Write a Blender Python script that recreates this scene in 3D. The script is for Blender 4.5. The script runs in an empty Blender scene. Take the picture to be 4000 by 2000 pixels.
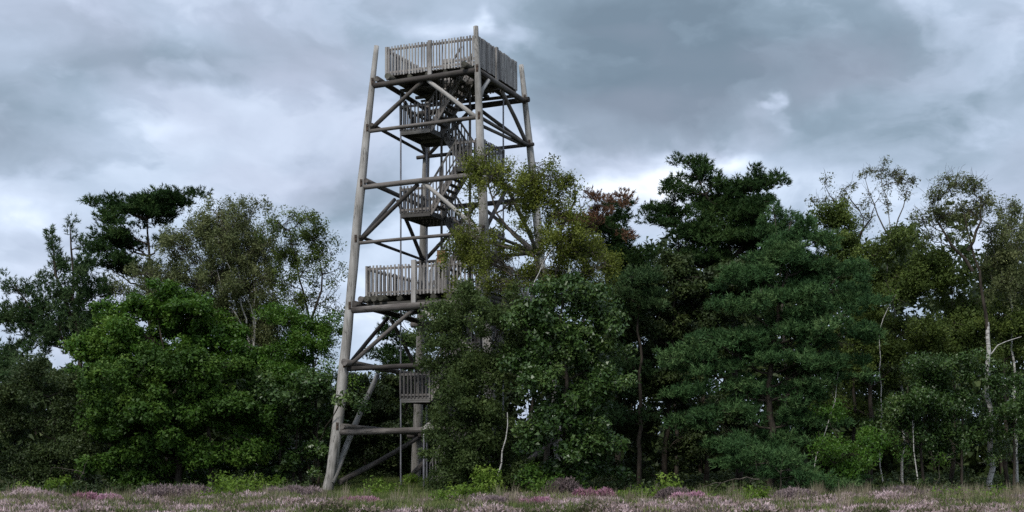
import bpy, math, random
import numpy as np
from mathutils import Vector, Matrix, noise as mnoise

random.seed(7)
rng = np.random.default_rng(11)
S = bpy.context.scene
C = S.collection

# ------------------------------------------------------------------ camera
EYE, HOR, F = 1.45, 1785.0, 5376.0          # eye height, horizon row and focal length in photo pixels
cam = bpy.data.cameras.new("camera")
cam.sensor_width = 36.0
cam.lens = F / 4000.0 * 36.0
cam.shift_y = (HOR - 1000.0) / 4000.0
cam.clip_start, cam.clip_end = 0.5, 6000.0
camo = bpy.data.objects.new("camera", cam)
camo.location = (0, 0, EYE)
camo.rotation_euler = (math.radians(90), 0, 0)
C.objects.link(camo)
S.camera = camo

# ------------------------------------------------------------------ exposure, sampling
S.view_settings.view_transform = 'Standard'
S.view_settings.look = 'None'
S.view_settings.exposure = 0.8
S.view_settings.gamma = 1.0
S.view_settings.use_curve_mapping = False
S.cycles.max_bounces = 5
S.cycles.diffuse_bounces = 2
S.cycles.glossy_bounces = 2
S.cycles.transmission_bounces = 3
S.cycles.use_denoising = False


# ------------------------------------------------------------------ node helpers
class NT:
    def __init__(self, tree):
        self.t = tree
        self.t.nodes.clear()

    def n(self, kind, **kw):
        nd = self.t.nodes.new(kind)
        for k, v in kw.items():
            setattr(nd, k, v)
        return nd

    def l(self, a, b):
        self.t.links.new(a, b)

    def val(self, sock, v):
        if isinstance(v, (int, float, tuple, list)):
            sock.default_value = v
        else:
            self.l(v, sock)

    def m(self, op, a, b=None, c=None, clamp=False):
        nd = self.n('ShaderNodeMath', operation=op, use_clamp=clamp)
        for i, v in enumerate((a, b, c)):
            if v is not None:
                self.val(nd.inputs[i], v)
        return nd.outputs[0]

    def vm(self, op, a, b=None, out=0):
        nd = self.n('ShaderNodeVectorMath', operation=op)
        self.val(nd.inputs[0], a)
        if b is not None:
            self.val(nd.inputs[1], b)
        return nd.outputs[out]

    def noise(self, vec, scale, detail=4.0, rough=0.5, dist=0.0):
        nd = self.n('ShaderNodeTexNoise')
        if vec is not None:
            self.l(vec, nd.inputs['Vector'])
        nd.inputs['Scale'].default_value = scale
        nd.inputs['Detail'].default_value = detail
        nd.inputs['Roughness'].default_value = rough
        nd.inputs['Distortion'].default_value = dist
        return nd.outputs['Fac']

    def maprange(self, v, a, b, c, d, smooth=False):
        nd = self.n('ShaderNodeMapRange')
        if smooth:
            nd.interpolation_type = 'SMOOTHSTEP'
        self.val(nd.inputs[0], v)
        for i, x in enumerate((a, b, c, d)):
            self.val(nd.inputs[i + 1], x)
        return nd.outputs[0]

    def ramp(self, fac, stops):
        nd = self.n('ShaderNodeValToRGB')
        cr = nd.color_ramp
        while len(cr.elements) < len(stops):
            cr.elements.new(0.5)
        for e, (p, c) in zip(cr.elements, stops):
            e.position = p
            e.color = (*c, 1)
        self.val(nd.inputs[0], fac)
        return nd.outputs[0]

    def mix(self, fac, a, b):
        nd = self.n('ShaderNodeMix', data_type='RGBA')
        self.val(nd.inputs[0], fac)
        self.val(nd.inputs[6], a)
        self.val(nd.inputs[7], b)
        return nd.outputs[2]


# ------------------------------------------------------------------ world: heavy broken cloud over a pale sky
SUN_EL, SUN_AZ = 50.0, 205.0                # compass style, from +Y clockwise: behind the camera, a bit to its left
w = bpy.data.worlds.new("World")
S.world = w
w.use_nodes = True
T = NT(w.node_tree)
sky = T.n('ShaderNodeTexSky', sky_type='NISHITA', sun_disc=False)
sky.sun_elevation = math.radians(SUN_EL)
sky.sun_rotation = math.radians(SUN_AZ)
tc = T.n('ShaderNodeTexCoord')
d = tc.outputs['Generated']
sep = T.n('ShaderNodeSeparateXYZ')
T.l(d, sep.inputs[0])
dx, dy, dz = sep.outputs
ay = T.m('MAXIMUM', dy, 0.05)
comb = T.n('ShaderNodeCombineXYZ')
T.l(T.m('DIVIDE', dx, ay), comb.inputs[0])
T.l(T.m('DIVIDE', dz, ay), comb.inputs[1])
ae = comb.outputs[0]
# warp the cloud lookup so that nothing keeps a geometric edge
wn = T.n('ShaderNodeTexNoise')
T.l(T.vm('MULTIPLY', d, (1, 1, 2.0)), wn.inputs['Vector'])
wn.inputs['Scale'].default_value = 7.0
wn.inputs['Detail'].default_value = 5.0
warp = T.vm('MULTIPLY', T.vm('SUBTRACT', wn.outputs['Color'], (0.5, 0.5, 0.5)), (0.17, 0.075, 0))
wn2 = T.n('ShaderNodeTexNoise')
T.l(d, wn2.inputs['Vector'])
wn2.inputs['Scale'].default_value = 45.0
wn2.inputs['Detail'].default_value = 4.0
warp = T.vm('ADD', warp, T.vm('MULTIPLY', T.vm('SUBTRACT', wn2.outputs['Color'], (0.5, 0.5, 0.5)), (0.028, 0.018, 0)))
aew = T.vm('ADD', ae, warp)
dstr = T.vm('MULTIPLY', T.vm('ADD', d, T.vm('MULTIPLY', T.vm('SUBTRACT', wn.outputs['Color'], (0.5, 0.5, 0.5)), (0.12, 0.12, 0.08))), (1.0, 1.0, 1.8))
n1 = T.noise(dstr, 4.2, 5.0, 0.48)
n2 = T.noise(dstr, 13.0, 5.0, 0.5)
n3 = T.noise(dstr, 34.0, 4.0, 0.5)
t = T.m('ADD', 0.50, T.m('MULTIPLY', T.m('SUBTRACT', n1, 0.5), 0.55))
t = T.m('ADD', t, T.m('MULTIPLY', T.m('SUBTRACT', n2, 0.5), 0.36))
t = T.m('ADD', t, T.m('MULTIPLY', T.m('SUBTRACT', n3, 0.5), 0.12))
n4 = T.noise(dstr, 7.5, 6.0, 0.52)
t = T.m('ADD', t, T.m('MULTIPLY', T.m('SUBTRACT', T.maprange(n4, 0.46, 0.56, 0.0, 1.0, smooth=True), 0.5), 0.13))
def cloud(px, py, rx, ry, amp):
    global t
    p = T.vm('SUBTRACT', aew, ((px - 2000) / F, (HOR - py) / F, 0))
    p = T.vm('MULTIPLY', p, (F / rx, F / ry, 0))
    L = T.vm('LENGTH', p, out=1)
    b = T.maprange(L, 1.0, 0.0, 0.0, amp, smooth=True)
    t = T.m('ADD', t, b)
# cloud masses: dark grey bank right of the tower, paler rifts round it
for c in ((2900, 180, 1300, 420, -0.52), (2450, 430, 700, 240, -0.30), (3350, 480, 650, 280, -0.20), (2300, 100, 300, 260, -0.14),
          (620, 250, 600, 170, -0.24), (780, 340, 300, 80, -0.14), (100, 420, 460, 280, -0.18), (1300, 780, 420, 210, -0.22), (150, 120, 500, 160, -0.12), (1750, 240, 260, 120, -0.10),
          (1820, 80, 260, 90, 0.20), (1950, 60, 90, 100, 0.22), (1250, 420, 600, 220, 0.08), (2480, 690, 280, 170, 0.46), (900, 650, 500, 120, 0.06),
          (2700, 560, 420, 60, 0.14), (2180, 560, 260, 70, 0.20), (3075, 355, 70, 40, 0.30), (3110, 375, 60, 26, 0.26), (3060, 395, 90, 22, 0.22), (3040, 410, 190, 50, 0.12), (3130, 450, 60, 50, 0.12), (3300, 390, 90, 90, 0.12), (2900, 600, 260, 70, 0.26),
          (90, 830, 320, 160, 0.26), (120, 1150, 500, 300, 0.26), (560, 540, 240, 60, 0.10), (2500, 900, 500, 260, 0.14),
          (1500, 1250, 420, 240, 0.26), (3450, 660, 520, 120, 0.08), (900, 50, 700, 90, 0.05)):
    cloud(*c)
col = T.ramp(t, [(0.0, (0.145, 0.198, 0.255)), (0.25, (0.215, 0.285, 0.36)), (0.48, (0.375, 0.455, 0.575)), (0.70, (0.56, 0.65, 0.79)), (1.0, (0.92, 0.98, 1.05))])
# purple-grey cloud bellies here and there
vio = T.noise(dstr, 6.0, 2.0, 0.5)
col = T.mix(T.maprange(vio, 0.45, 0.7, 0.0, 0.30), col, T.mix(1.0, col, (0.42, 0.41, 0.52, 1)))
below = T.maprange(dz, -0.02, 0.0, 0.0, 1.0)
bg1 = T.n('ShaderNodeBackground')
T.l(T.mix(below, (0.05, 0.055, 0.04, 1), col), bg1.inputs[0])
bg1.inputs[1].default_value = 0.80
bg0 = T.n('ShaderNodeBackground')
T.l(sky.outputs[0], bg0.inputs[0])
bg0.inputs[1].default_value = 0.05
mx = T.n('ShaderNodeMixShader')
mx.inputs[0].default_value = 0.96           # cloud cover
T.l(bg0.outputs[0], mx.inputs[1])
T.l(bg1.outputs[0], mx.inputs[2])
wo = T.n('ShaderNodeOutputWorld')
T.l(mx.outputs[0], wo.inputs[0])

# ------------------------------------------------------------------ sun, veiled by cloud
sl = bpy.data.lights.new("sun", 'SUN')
sl.energy = 1.5
sl.angle = math.radians(12)
sl.color = (1.0, 0.965, 0.91)
so = bpy.data.objects.new("sun", sl)
az, el = math.radians(SUN_AZ), math.radians(SUN_EL)
sd = Vector((math.sin(az) * math.cos(el), math.cos(az) * math.cos(el), math.sin(el)))
so.rotation_euler = sd.to_track_quat('Z', 'Y').to_euler()
so.location = (-10, -10, 40)
C.objects.link(so)


# ------------------------------------------------------------------ geometry helpers
def P(px, py, D):
    """world point seen at photo pixel (px, py) at distance D"""
    return Vector(((px - 2000.0) / F * D, D, EYE + (HOR - py) / F * D))


def sstep(a, b, x):
    t = np.clip((x - a) / (b - a), 0, 1)
    return t * t * (3 - 2 * t)


def gz(x, y):
    return float(0.38 * sstep(53, 64, y) + 0.05 * math.sin(x * 0.7 + y * 0.3) + 0.04 * math.sin(x * 0.23 - y * 0.51))


def link(o, parent=None, **props):
    C.objects.link(o)
    if parent is not None:
        o.parent = parent
    for k, v in props.items():
        o[k] = v
    return o


def mesh_np(name, V, Q, mat, smooth=False, attr=None):
    """mesh from numpy verts (n,3) and quads (m,4)"""
    me = bpy.data.meshes.new(name)
    V = np.ascontiguousarray(V, dtype=np.float32)
    Q = np.ascontiguousarray(Q, dtype=np.int32)
    k = Q.shape[1]
    me.vertices.add(len(V))
    me.vertices.foreach_set('co', V.ravel())
    me.loops.add(Q.size)
    me.loops.foreach_set('vertex_index', Q.ravel())
    me.polygons.add(len(Q))
    me.polygons.foreach_set('loop_start', np.arange(0, Q.size, k, dtype=np.int32))
    me.polygons.foreach_set('loop_total', np.full(len(Q), k, dtype=np.int32))
    if smooth:
        me.polygons.foreach_set('use_smooth', np.ones(len(Q), dtype=bool))
    if attr is not None:
        a = me.attributes.new('tint', 'FLOAT', 'POINT')
        a.data.foreach_set('value', np.ascontiguousarray(attr, dtype=np.float32))
    me.update(calc_edges=True)
    me.materials.append(mat)
    return me


def pydata(name, V, Fs, mat, smooth=False):
    me = bpy.data.meshes.new(name)
    me.from_pydata([tuple(v) for v in V], [], Fs)
    if smooth:
        for p in me.polygons:
            p.use_smooth = len(p.vertices) == 4
    me.materials.append(mat)
    me.update()
    return me


def empty(name, loc, rz=0.0, **props):
    o = bpy.data.objects.new(name, None)
    o.empty_display_size = 0.3
    o.location = loc
    o.rotation_euler = (0, 0, rz)
    link(o, None, **props)
    return o


def tubes(paths, sides=5):
    """paths: list of (pts (n,3), radii (n,)); one open-ended tube each"""
    Vs, Qs, off = [], [], 0
    ang = np.arange(sides) * 2 * math.pi / sides
    ca, sa = np.cos(ang), np.sin(ang)
    for pts, rad in paths:
        pts = np.asarray(pts, float)
        n = len(pts)
        tg = np.gradient(pts, axis=0)
        tg /= np.linalg.norm(tg, axis=1)[:, None] + 1e-9
        ref = np.array([0.31, 0.95, 0.05]) if abs(tg[0, 1]) < 0.8 else np.array([1.0, 0.1, 0.0])
        a = np.cross(tg, ref)
        a /= np.linalg.norm(a, axis=1)[:, None] + 1e-9
        b = np.cross(tg, a)
        ring = pts[:, None, :] + (a[:, None, :] * ca[None, :, None] + b[:, None, :] * sa[None, :, None]) * np.asarray(rad)[:, None, None]
        Vs.append(ring.reshape(-1, 3))
        i = np.arange(n - 1)[:, None] * sides
        j = np.arange(sides)[None, :]
        j2 = (j + 1) % sides
        q = np.stack([i + j, i + j2, i + sides + j2, i + sides + j], axis=-1).reshape(-1, 4) + off
        Qs.append(q)
        off += n * sides
    return np.concatenate(Vs), np.concatenate(Qs)


def log_mesh(name, pts, rad, mat, sides=14, step=0.45, seed=0, rough=0.035):
    """a capped round timber along a polyline, slightly uneven"""
    pts = [Vector(p) for p in pts]
    P2, R2 = [], []
    for i in range(len(pts) - 1):
        L = (pts[i + 1] - pts[i]).length
        k = max(1, int(L / step))
        for j in range(k):
            t = j / k
            P2.append(pts[i].lerp(pts[i + 1], t))
            R2.append(rad[i] * (1 - t) + rad[i + 1] * t)
    P2.append(pts[-1]); R2.append(rad[-1])
    n = len(P2)
    V, Fs = [], []
    for i in range(n):
        tg = (P2[min(i + 1, n - 1)] - P2[max(i - 1, 0)]).normalized()
        ref = Vector((0.2, 1, 0.1)) if abs(tg.y) < 0.8 else Vector((1, 0.1, 0))
        a = tg.cross(ref).normalized()
        b = tg.cross(a)
        for j in range(sides):
            th = 2 * math.pi * j / sides
            k = 1 + rough * mnoise.noise(Vector((math.cos(th) * 1.5 + seed * 3.1, math.sin(th) * 1.5, i * step * 0.8))) * 2
            V.append(P2[i] + (a * math.cos(th) + b * math.sin(th)) * (R2[i] * k))
    for i in range(n - 1):
        for j in range(sides):
            j2 = (j + 1) % sides
            Fs.append((i * sides + j, i * sides + j2, (i + 1) * sides + j2, (i + 1) * sides + j))
    Fs.append(tuple(reversed(range(sides))))
    Fs.append(tuple((n - 1) * sides + j for j in range(sides)))
    return pydata(name, V, Fs, mat, True)


def add_log(name, p0, p1, r0, r1, mat, parent, seed=0, sag=0.0, sides=12, **props):
    """straight log as an object whose local Z runs along the grain"""
    p0, p1 = Vector(p0), Vector(p1)
    L = (p1 - p0).length
    mid = (sag * 0.6, sag * 0.4, L / 2)
    me = log_mesh(name, [(0, 0, 0), mid, (0, 0, L)], [r0, (r0 + r1) / 2, r1], mat, sides, seed=seed)
    o = bpy.data.objects.new(name, me)
    o.matrix_local = Matrix.Translation(p0) @ (p1 - p0).to_track_quat('Z', 'Y').to_matrix().to_4x4()
    link(o, parent, **props)
    return o


_boxes = {}
def box_mesh(name, sx, sy, sz, mat, bev=0.004):
    """a bevelled board, centred; long edges chamfered; shared between alike boards"""
    key = (name, round(sx, 3), round(sy, 3), round(sz, 3), mat.name)
    if key in _boxes:
        return _boxes[key]
    x, y, z = sx / 2, sy / 2, sz / 2
    dims = [x, y, z]
    ax = dims.index(max(dims))
    o1, o2 = [i for i in range(3) if i != ax]
    b = min(bev, dims[o1] * 0.4, dims[o2] * 0.4)
    prof = [(dims[o1] - b, dims[o2]), (dims[o1], dims[o2] - b), (dims[o1], -dims[o2] + b), (dims[o1] - b, -dims[o2]),
            (-dims[o1] + b, -dims[o2]), (-dims[o1], -dims[o2] + b), (-dims[o1], dims[o2] - b), (-dims[o1] + b, dims[o2])]
    V = []
    for s in (-1, 1):
        for (p, q) in prof:
            v = [0, 0, 0]
            v[ax] = s * dims[ax]; v[o1] = p; v[o2] = q
            V.append(v)
    Fs = [(i, (i + 1) % 8, 8 + (i + 1) % 8, 8 + i) for i in range(8)] + [tuple(reversed(range(8))), tuple(range(8, 16))]
    me = pydata(name, V, Fs, mat)
    import bmesh
    bm = bmesh.new(); bm.from_mesh(me); bmesh.ops.recalc_face_normals(bm, faces=bm.faces); bm.to_mesh(me); bm.free()
    _boxes[key] = me
    return me


def board(name, c, size, mat, parent, rot=(0, 0, 0), **props):
    o = bpy.data.objects.new(name, box_mesh(name, *size, mat))
    o.location = c
    o.rotation_euler = rot
    link(o, parent, **props)
    return o


# ------------------------------------------------------------------ materials
def bsdf(T, color, rough=0.8, spec=0.3, normal=None, metal=0.0):
    b = T.n('ShaderNodeBsdfPrincipled')
    T.val(b.inputs['Base Color'], color)
    T.val(b.inputs['Roughness'], rough)
    b.inputs['Specular IOR Level'].default_value = spec
    b.inputs['Metallic'].default_value = metal
    if normal is not None:
        T.l(normal, b.inputs['Normal'])
    return b


def new_mat(name):
    m = bpy.data.materials.new(name)
    m.use_nodes = True
    return m, NT(m.node_tree)


def out(T, sh):
    o = T.n('ShaderNodeOutputMaterial')
    T.l(sh, o.inputs[0])


def bump(T, h, strength=0.4, dist=0.02):
    b = T.n('ShaderNodeBump')
    b.inputs['Strength'].default_value = strength
    b.inputs['Distance'].default_value = dist
    T.l(h, b.inputs['Height'])
    return b.outputs[0]


def wood(name, dark, mid, light, axis='z', algae=0.25, scale=1.0):
    """weathered bare timber: grain and drying cracks run along the given local axis"""
    m, T = new_mat(name)
    tc = T.n('ShaderNodeTexCoord')
    oi = T.n('ShaderNodeObjectInfo')
    o = T.vm('ADD', tc.outputs['Object'], T.vm('MULTIPLY', oi.outputs['Location'], (0.37, 0.71, 0.13)))
    k = {'x': (0.05, 1, 1), 'y': (1, 0.05, 1), 'z': (1, 1, 0.05)}[axis]
    g = T.vm('MULTIPLY', o, tuple(q * scale for q in k))
    grain = T.noise(g, 28.0, 4.0, 0.6)
    streak = T.noise(g, 9.0, 3.0, 0.5)
    patch = T.noise(o, 1.3, 4.0, 0.6)
    crack = T.noise(g, 16.0, 2.0, 0.4)
    crackm = T.maprange(T.m('ABSOLUTE', T.m('SUBTRACT', crack, 0.5)), 0.0, 0.03, 1.0, 0.0)
    crackm = T.m('MULTIPLY', crackm, T.maprange(T.noise(o, 0.9, 2.0), 0.45, 0.6, 0.0, 1.0))
    stain = T.noise(T.vm('MULTIPLY', g, (1, 1, 3.0)), 4.0, 3.0, 0.55)
    f = T.m('ADD', T.m('MULTIPLY', grain, 0.40), T.m('ADD', T.m('MULTIPLY', streak, 0.35), T.m('ADD', T.m('MULTIPLY', patch, 0.45), T.m('MULTIPLY', T.m('SUBTRACT', stain, 0.5), 0.75))))
    f = T.m('ADD', f, T.m('MULTIPLY', T.m('SUBTRACT', oi.outputs['Random'], 0.5), 0.34))
    c = T.ramp(f, [(0.30, dark), (0.58, mid), (0.82, light)])
    kn = T.n('ShaderNodeTexVoronoi')
    T.l(T.vm('MULTIPLY', o, tuple((1.0 if q < 1 else 2.2) for q in k)), kn.inputs['Vector'])
    kn.inputs['Scale'].default_value = 2.4
    knot = T.maprange(kn.outputs['Distance'], 0.05, 0.10, 1.0, 0.0)
    c = T.mix(T.m('MULTIPLY', knot, 0.65), c, (dark[0] * 0.35, dark[1] * 0.33, dark[2] * 0.3, 1))
    c = T.mix(T.m('MULTIPLY', crackm, 0.9), c, (0.02, 0.018, 0.015, 1))
    alg = T.m('MULTIPLY', T.maprange(T.noise(o, 2.1, 5.0, 0.65), 0.52, 0.72, 0.0, 1.0), algae)
    c = T.mix(alg, c, (0.09, 0.10, 0.06, 1))
    h = T.m('SUBTRACT', T.m('ADD', grain, T.m('MULTIPLY', streak, 0.6)), T.m('MULTIPLY', crackm, 1.2))
    b = bsdf(T, c, 0.85, 0.2, bump(T, h, 0.5, 0.012))
    out(T, b.outputs[0])
    return m


M_leg = wood("timber_leg", (0.16, 0.15, 0.135), (0.34, 0.32, 0.295), (0.47, 0.45, 0.42), 'z', 0.25)
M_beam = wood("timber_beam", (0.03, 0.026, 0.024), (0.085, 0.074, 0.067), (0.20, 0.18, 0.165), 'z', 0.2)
M_slat = wood("timber_slat", (0.13, 0.12, 0.115), (0.30, 0.28, 0.265), (0.43, 0.41, 0.385), 'z', 0.12)
M_balu = wood("timber_baluster", (0.05, 0.047, 0.045), (0.14, 0.13, 0.125), (0.26, 0.25, 0.24), 'z', 0.12)
M_rail = wood("timber_rail", (0.10, 0.09, 0.085), (0.22, 0.20, 0.185), (0.34, 0.31, 0.29), 'x', 0.15)
M_deckx = wood("timber_deck", (0.05, 0.045, 0.04), (0.10, 0.092, 0.082), (0.18, 0.165, 0.15), 'x', 0.3)
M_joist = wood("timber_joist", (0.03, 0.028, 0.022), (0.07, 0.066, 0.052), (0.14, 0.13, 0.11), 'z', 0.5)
M_stair = wood("timber_stair", (0.05, 0.047, 0.045), (0.115, 0.108, 0.10), (0.20, 0.19, 0.18), 'x', 0.2)

m, T = new_mat("galvanised_steel")
tc = T.n('ShaderNodeTexCoord')
nn = T.noise(T.vm('MULTIPLY', tc.outputs['Object'], (6, 6, 0.8)), 3.0, 4.0, 0.6)
b = bsdf(T, T.ramp(nn, [(0.3, (0.17, 0.165, 0.18)), (0.7, (0.36, 0.355, 0.38))]), T.maprange(nn, 0.3, 0.7, 0.6, 0.4), 0.5, None, 0.45)
out(T, b.outputs[0])
M_steel = m
m, T = new_mat("rusty_steel")
tc = T.n('ShaderNodeTexCoord')
nn = T.noise(tc.outputs['Object'], 14.0, 4.0, 0.6)
b = bsdf(T, T.ramp(nn, [(0.35, (0.05, 0.045, 0.042)), (0.7, (0.14, 0.085, 0.055))]), 0.75, 0.3, None, 0.2)
out(T, b.outputs[0])
M_plate = m


def leaf_mat(name, c0, c1, c2, rough=0.5, spec=0.4, trans=0.25, big=0.5):
    """leaf colour varies leaf by leaf (tint) and softly between parts of the plant"""
    m, T = new_mat(name)
    at = T.n('ShaderNodeAttribute', attribute_name='tint')
    tc = T.n('ShaderNodeTexCoord')
    nz = T.noise(tc.outputs['Object'], big, 3.0, 0.55)
    f = T.m('ADD', T.m('MULTIPLY', at.outputs['Fac'], 0.6), T.m('MULTIPLY', T.m('SUBTRACT', nz, 0.3), 0.9))
    c = T.ramp(f, [(0.15, c0), (0.55, c1), (0.95, c2)])
    b = bsdf(T, c, rough, spec)
    tr = T.n('ShaderNodeBsdfTranslucent')
    hs = T.n('ShaderNodeHueSaturation')
    hs.inputs['Value'].default_value = 1.25
    hs.inputs['Hue'].default_value = 0.485
    T.l(c, hs.inputs['Color'])
    T.l(hs.outputs[0], tr.inputs[0])
    mx = T.n('ShaderNodeMixShader')
    mx.inputs[0].default_value = trans
    T.l(b.outputs[0], mx.inputs[1]); T.l(tr.outputs[0], mx.inputs[2])
    out(T, mx.outputs[0])
    return m


LM = {
    'yellow': leaf_mat("leaves_yellow_green", (0.05, 0.07, 0.012), (0.135, 0.165, 0.026), (0.31, 0.34, 0.07), 0.55, 0.2, 0.35),
    'bright': leaf_mat("leaves_bright_green", (0.03, 0.08, 0.01), (0.07, 0.155, 0.018), (0.19, 0.3, 0.05), 0.45, 0.3, 0.3),
    'dark': leaf_mat("leaves_dark_green", (0.022, 0.052, 0.008), (0.052, 0.11, 0.015), (0.15, 0.235, 0.04), 0.5, 0.18, 0.2),
    'glossy': leaf_mat("leaves_glossy_green", (0.02, 0.046, 0.01), (0.052, 0.102, 0.022), (0.15, 0.21, 0.06), 0.40, 0.40, 0.15),
    'greyolive': leaf_mat("leaves_grey_olive", (0.032, 0.054, 0.016), (0.074, 0.112, 0.032), (0.17, 0.23, 0.075), 0.55, 0.2, 0.3),
    'olive': leaf_mat("leaves_olive", (0.038, 0.06, 0.014), (0.09, 0.132, 0.028), (0.22, 0.28, 0.065), 0.55, 0.2, 0.3),
    'birch': leaf_mat("leaves_birch", (0.065, 0.085, 0.034), (0.135, 0.162, 0.062), (0.27, 0.29, 0.13), 0.55, 0.2, 0.35),
    'tan': leaf_mat("leaves_turning", (0.056, 0.07, 0.028), (0.11, 0.128, 0.05), (0.22, 0.205, 0.1), 0.55, 0.2, 0.35),
    'brownish': leaf_mat("leaves_brown_green", (0.02, 0.034, 0.01), (0.044, 0.07, 0.018), (0.1, 0.125, 0.036), 0.55, 0.3, 0.2),
    'rust': leaf_mat("needles_rust", (0.0976, 0.0562, 0.0315), (0.2074, 0.1125, 0.0630), (0.3660, 0.2250, 0.1260), 0.6, 0.2, 0.2),
    'pine': leaf_mat("needles_dark", (0.014, 0.036, 0.01), (0.034, 0.072, 0.018), (0.09, 0.145, 0.038), 0.6, 0.15, 0.1),
    'bluepine': leaf_mat("needles_blue_green", (0.022, 0.05, 0.018), (0.054, 0.1, 0.034), (0.13, 0.18, 0.072), 0.6, 0.15, 0.12),
    'softpine': leaf_mat("needles_soft_green", (0.026, 0.066, 0.024), (0.068, 0.14, 0.046), (0.18, 0.27, 0.1), 0.6, 0.15, 0.15),
    'lime': leaf_mat("leaves_lime", (0.0732, 0.1375, 0.0158), (0.1464, 0.2375, 0.0315), (0.2928, 0.3750, 0.0840), 0.55, 0.2, 0.35),
}


def bark_mat(name, kind):
    m, T = new_mat(name)
    tc = T.n('ShaderNodeTexCoord')
    o = tc.outputs['Object']
    if kind == 'birch':
        g = T.vm('MULTIPLY', o, (1, 1, 5.0))
        n1 = T.noise(g, 3.0, 4.0, 0.6)
        n2 = T.noise(o, 1.2, 3.0, 0.6)
        f = T.m('MULTIPLY', T.maprange(n1, 0.52, 0.60, 0.0, 1.0), T.maprange(n2, 0.4, 0.6, 0.4, 1.0))
        c = T.mix(f, (0.52, 0.50, 0.465, 1), (0.045, 0.04, 0.035, 1))
        h = n1
    else:
        g = T.vm('MULTIPLY', o, (1, 1, 0.25))
        n1 = T.noise(g, 9.0, 5.0, 0.6)
        c = T.ramp(n1, [(0.3, (0.022, 0.018, 0.014)), (0.7, (0.085, 0.07, 0.055) if kind == 'dark' else (0.16, 0.14, 0.115))])
        h = n1
    b = bsdf(T, c, 0.85, 0.15, bump(T, h, 0.6, 0.02))
    out(T, b.outputs[0])
    return m


BK = {'birch': bark_mat("bark_birch", 'birch'), 'dark': bark_mat("bark_dark", 'dark'), 'grey': bark_mat("bark_grey", 'grey')}

# ------------------------------------------------------------------ ground: one sheet out to the horizon
m, T = new_mat("heath_soil")
tc = T.n('ShaderNodeTexCoord')
o = tc.outputs['Object']
n1 = T.noise(o, 0.35, 5.0, 0.6)
n2 = T.noise(o, 9.0, 5.0, 0.65)
c = T.ramp(T.m('ADD', T.m('MULTIPLY', n1, 0.6), T.m('MULTIPLY', n2, 0.4)),
           [(0.35, (0.028, 0.030, 0.014)), (0.5, (0.05, 0.055, 0.024)), (0.68, (0.085, 0.075, 0.05))])
b = bsdf(T, c, 0.95, 0.1, bump(T, n2, 0.7, 0.05))
out(T, b.outputs[0])
xs = np.concatenate([[-2500, -800, -300, -120, -60], np.arange(-30, 30.1, 1.0), [60, 120, 300, 800, 2500]])
ys = np.concatenate([[-400, -60, 0, 20], np.arange(30, 90.1, 1.0), [120, 200, 400, 1000, 3500]])
XX, YY = np.meshgrid(xs, ys)
ZZ = np.vectorize(gz)(XX, YY)
V = np.stack([XX, YY, ZZ], -1).reshape(-1, 3)
nx, ny = len(xs), len(ys)
i, j = np.meshgrid(np.arange(nx - 1), np.arange(ny - 1))
a = (j * nx + i).ravel()
Q = np.stack([a, a + 1, a + nx + 1, a + nx], -1)
link(bpy.data.objects.new("ground", mesh_np("ground", V, Q, m, True)), None, kind='structure')

# ================================================================== THE TOWER
CX, CY = -2.47, 57.04
RZ = math.atan2(-0.390, 0.921)
tower = empty("observation_tower", (CX, CY, 0), RZ,
              label="tall grey timber observation tower of round logs with stairs and two railed platforms", category="tower")
TM = Matrix.Translation((CX, CY, 0)) @ Matrix.Rotation(RZ, 4, 'Z')
TI = TM.inverted()
RT = [(18.2, 3.25), (14.63, 3.66), (11.3, 4.03), (7.29, 4.40), (3.66, 4.76), (0.78, 5.13), (-0.3, 5.42)]
DIR = {'L': (-0.927, -0.375, 0.0), 'N': (0.375, -0.927, -0.17), 'R': (0.927, 0.375, -0.17), 'B': (-0.375, 0.927, 0.08)}


def legpos(k, z):
    zs = [a for a, _ in RT][::-1]
    r = float(np.interp(z, zs, [b for _, b in RT][::-1]))
    c, s, ox = DIR[k]
    return TI @ Vector((CX + c * r + ox, CY + s * r, z))


tops = {'L': 18.12, 'N': 18.35, 'R': 18.05, 'B': 17.6}
LR = [(18.2, 0.098), (14.6, 0.150), (11.3, 0.185), (7.3, 0.185), (3.6, 0.22), (0, 0.215)]
for n_, k in enumerate('LNRB'):
    zs = [tops[k], 16.5, 14.63, 12.9, 11.3, 9.3, 7.29, 5.5, 3.66, 2.2, 0.78, -0.3]
    pts = [legpos(k, z) for z in zs]
    rad = [float(np.interp(z, [a for a, _ in LR][::-1], [b for _, b in LR][::-1])) for z in zs]
    base = legpos(k, 0)
    me = log_mesh("leg", [p - base for p in pts], rad, M_leg, 18, 0.3, seed=n_ + 3, rough=0.05)
    o = bpy.data.objects.new("leg", me)
    o.location = base
    link(o, tower)
    # steel bolts and collar straps on the leg where the beams meet it
    for zb in (16.55, 14.65, 12.4, 10.15, 7.45, 5.1, 2.6):
        p = legpos(k, zb)
        r_ = float(np.interp(zb, [a for a, _ in LR][::-1], [b for _, b in LR][::-1]))
        nv = (TI.to_3x3() @ Vector((0.12 if k in 'LB' else -0.12, -1, 0))).normalized()
        board("steel_plate", p - base + nv * (r_ + .004) + Vector((0, 0, .08)), (0.10, 0.02, 0.30), M_plate, o, (0, 0, math.atan2(nv.y, nv.x) + math.pi / 2))
        for dz_ in (0, 0.16):
            dirv = nv
            q0 = p + Vector((0, 0, dz_)) + dirv * (r_ * 0.9)
            add_log("bolt", q0 - base, q0 - base + dirv * (r_ * 0.1 + 0.045), 0.022, 0.022, M_joist, o, sides=6)
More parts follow.
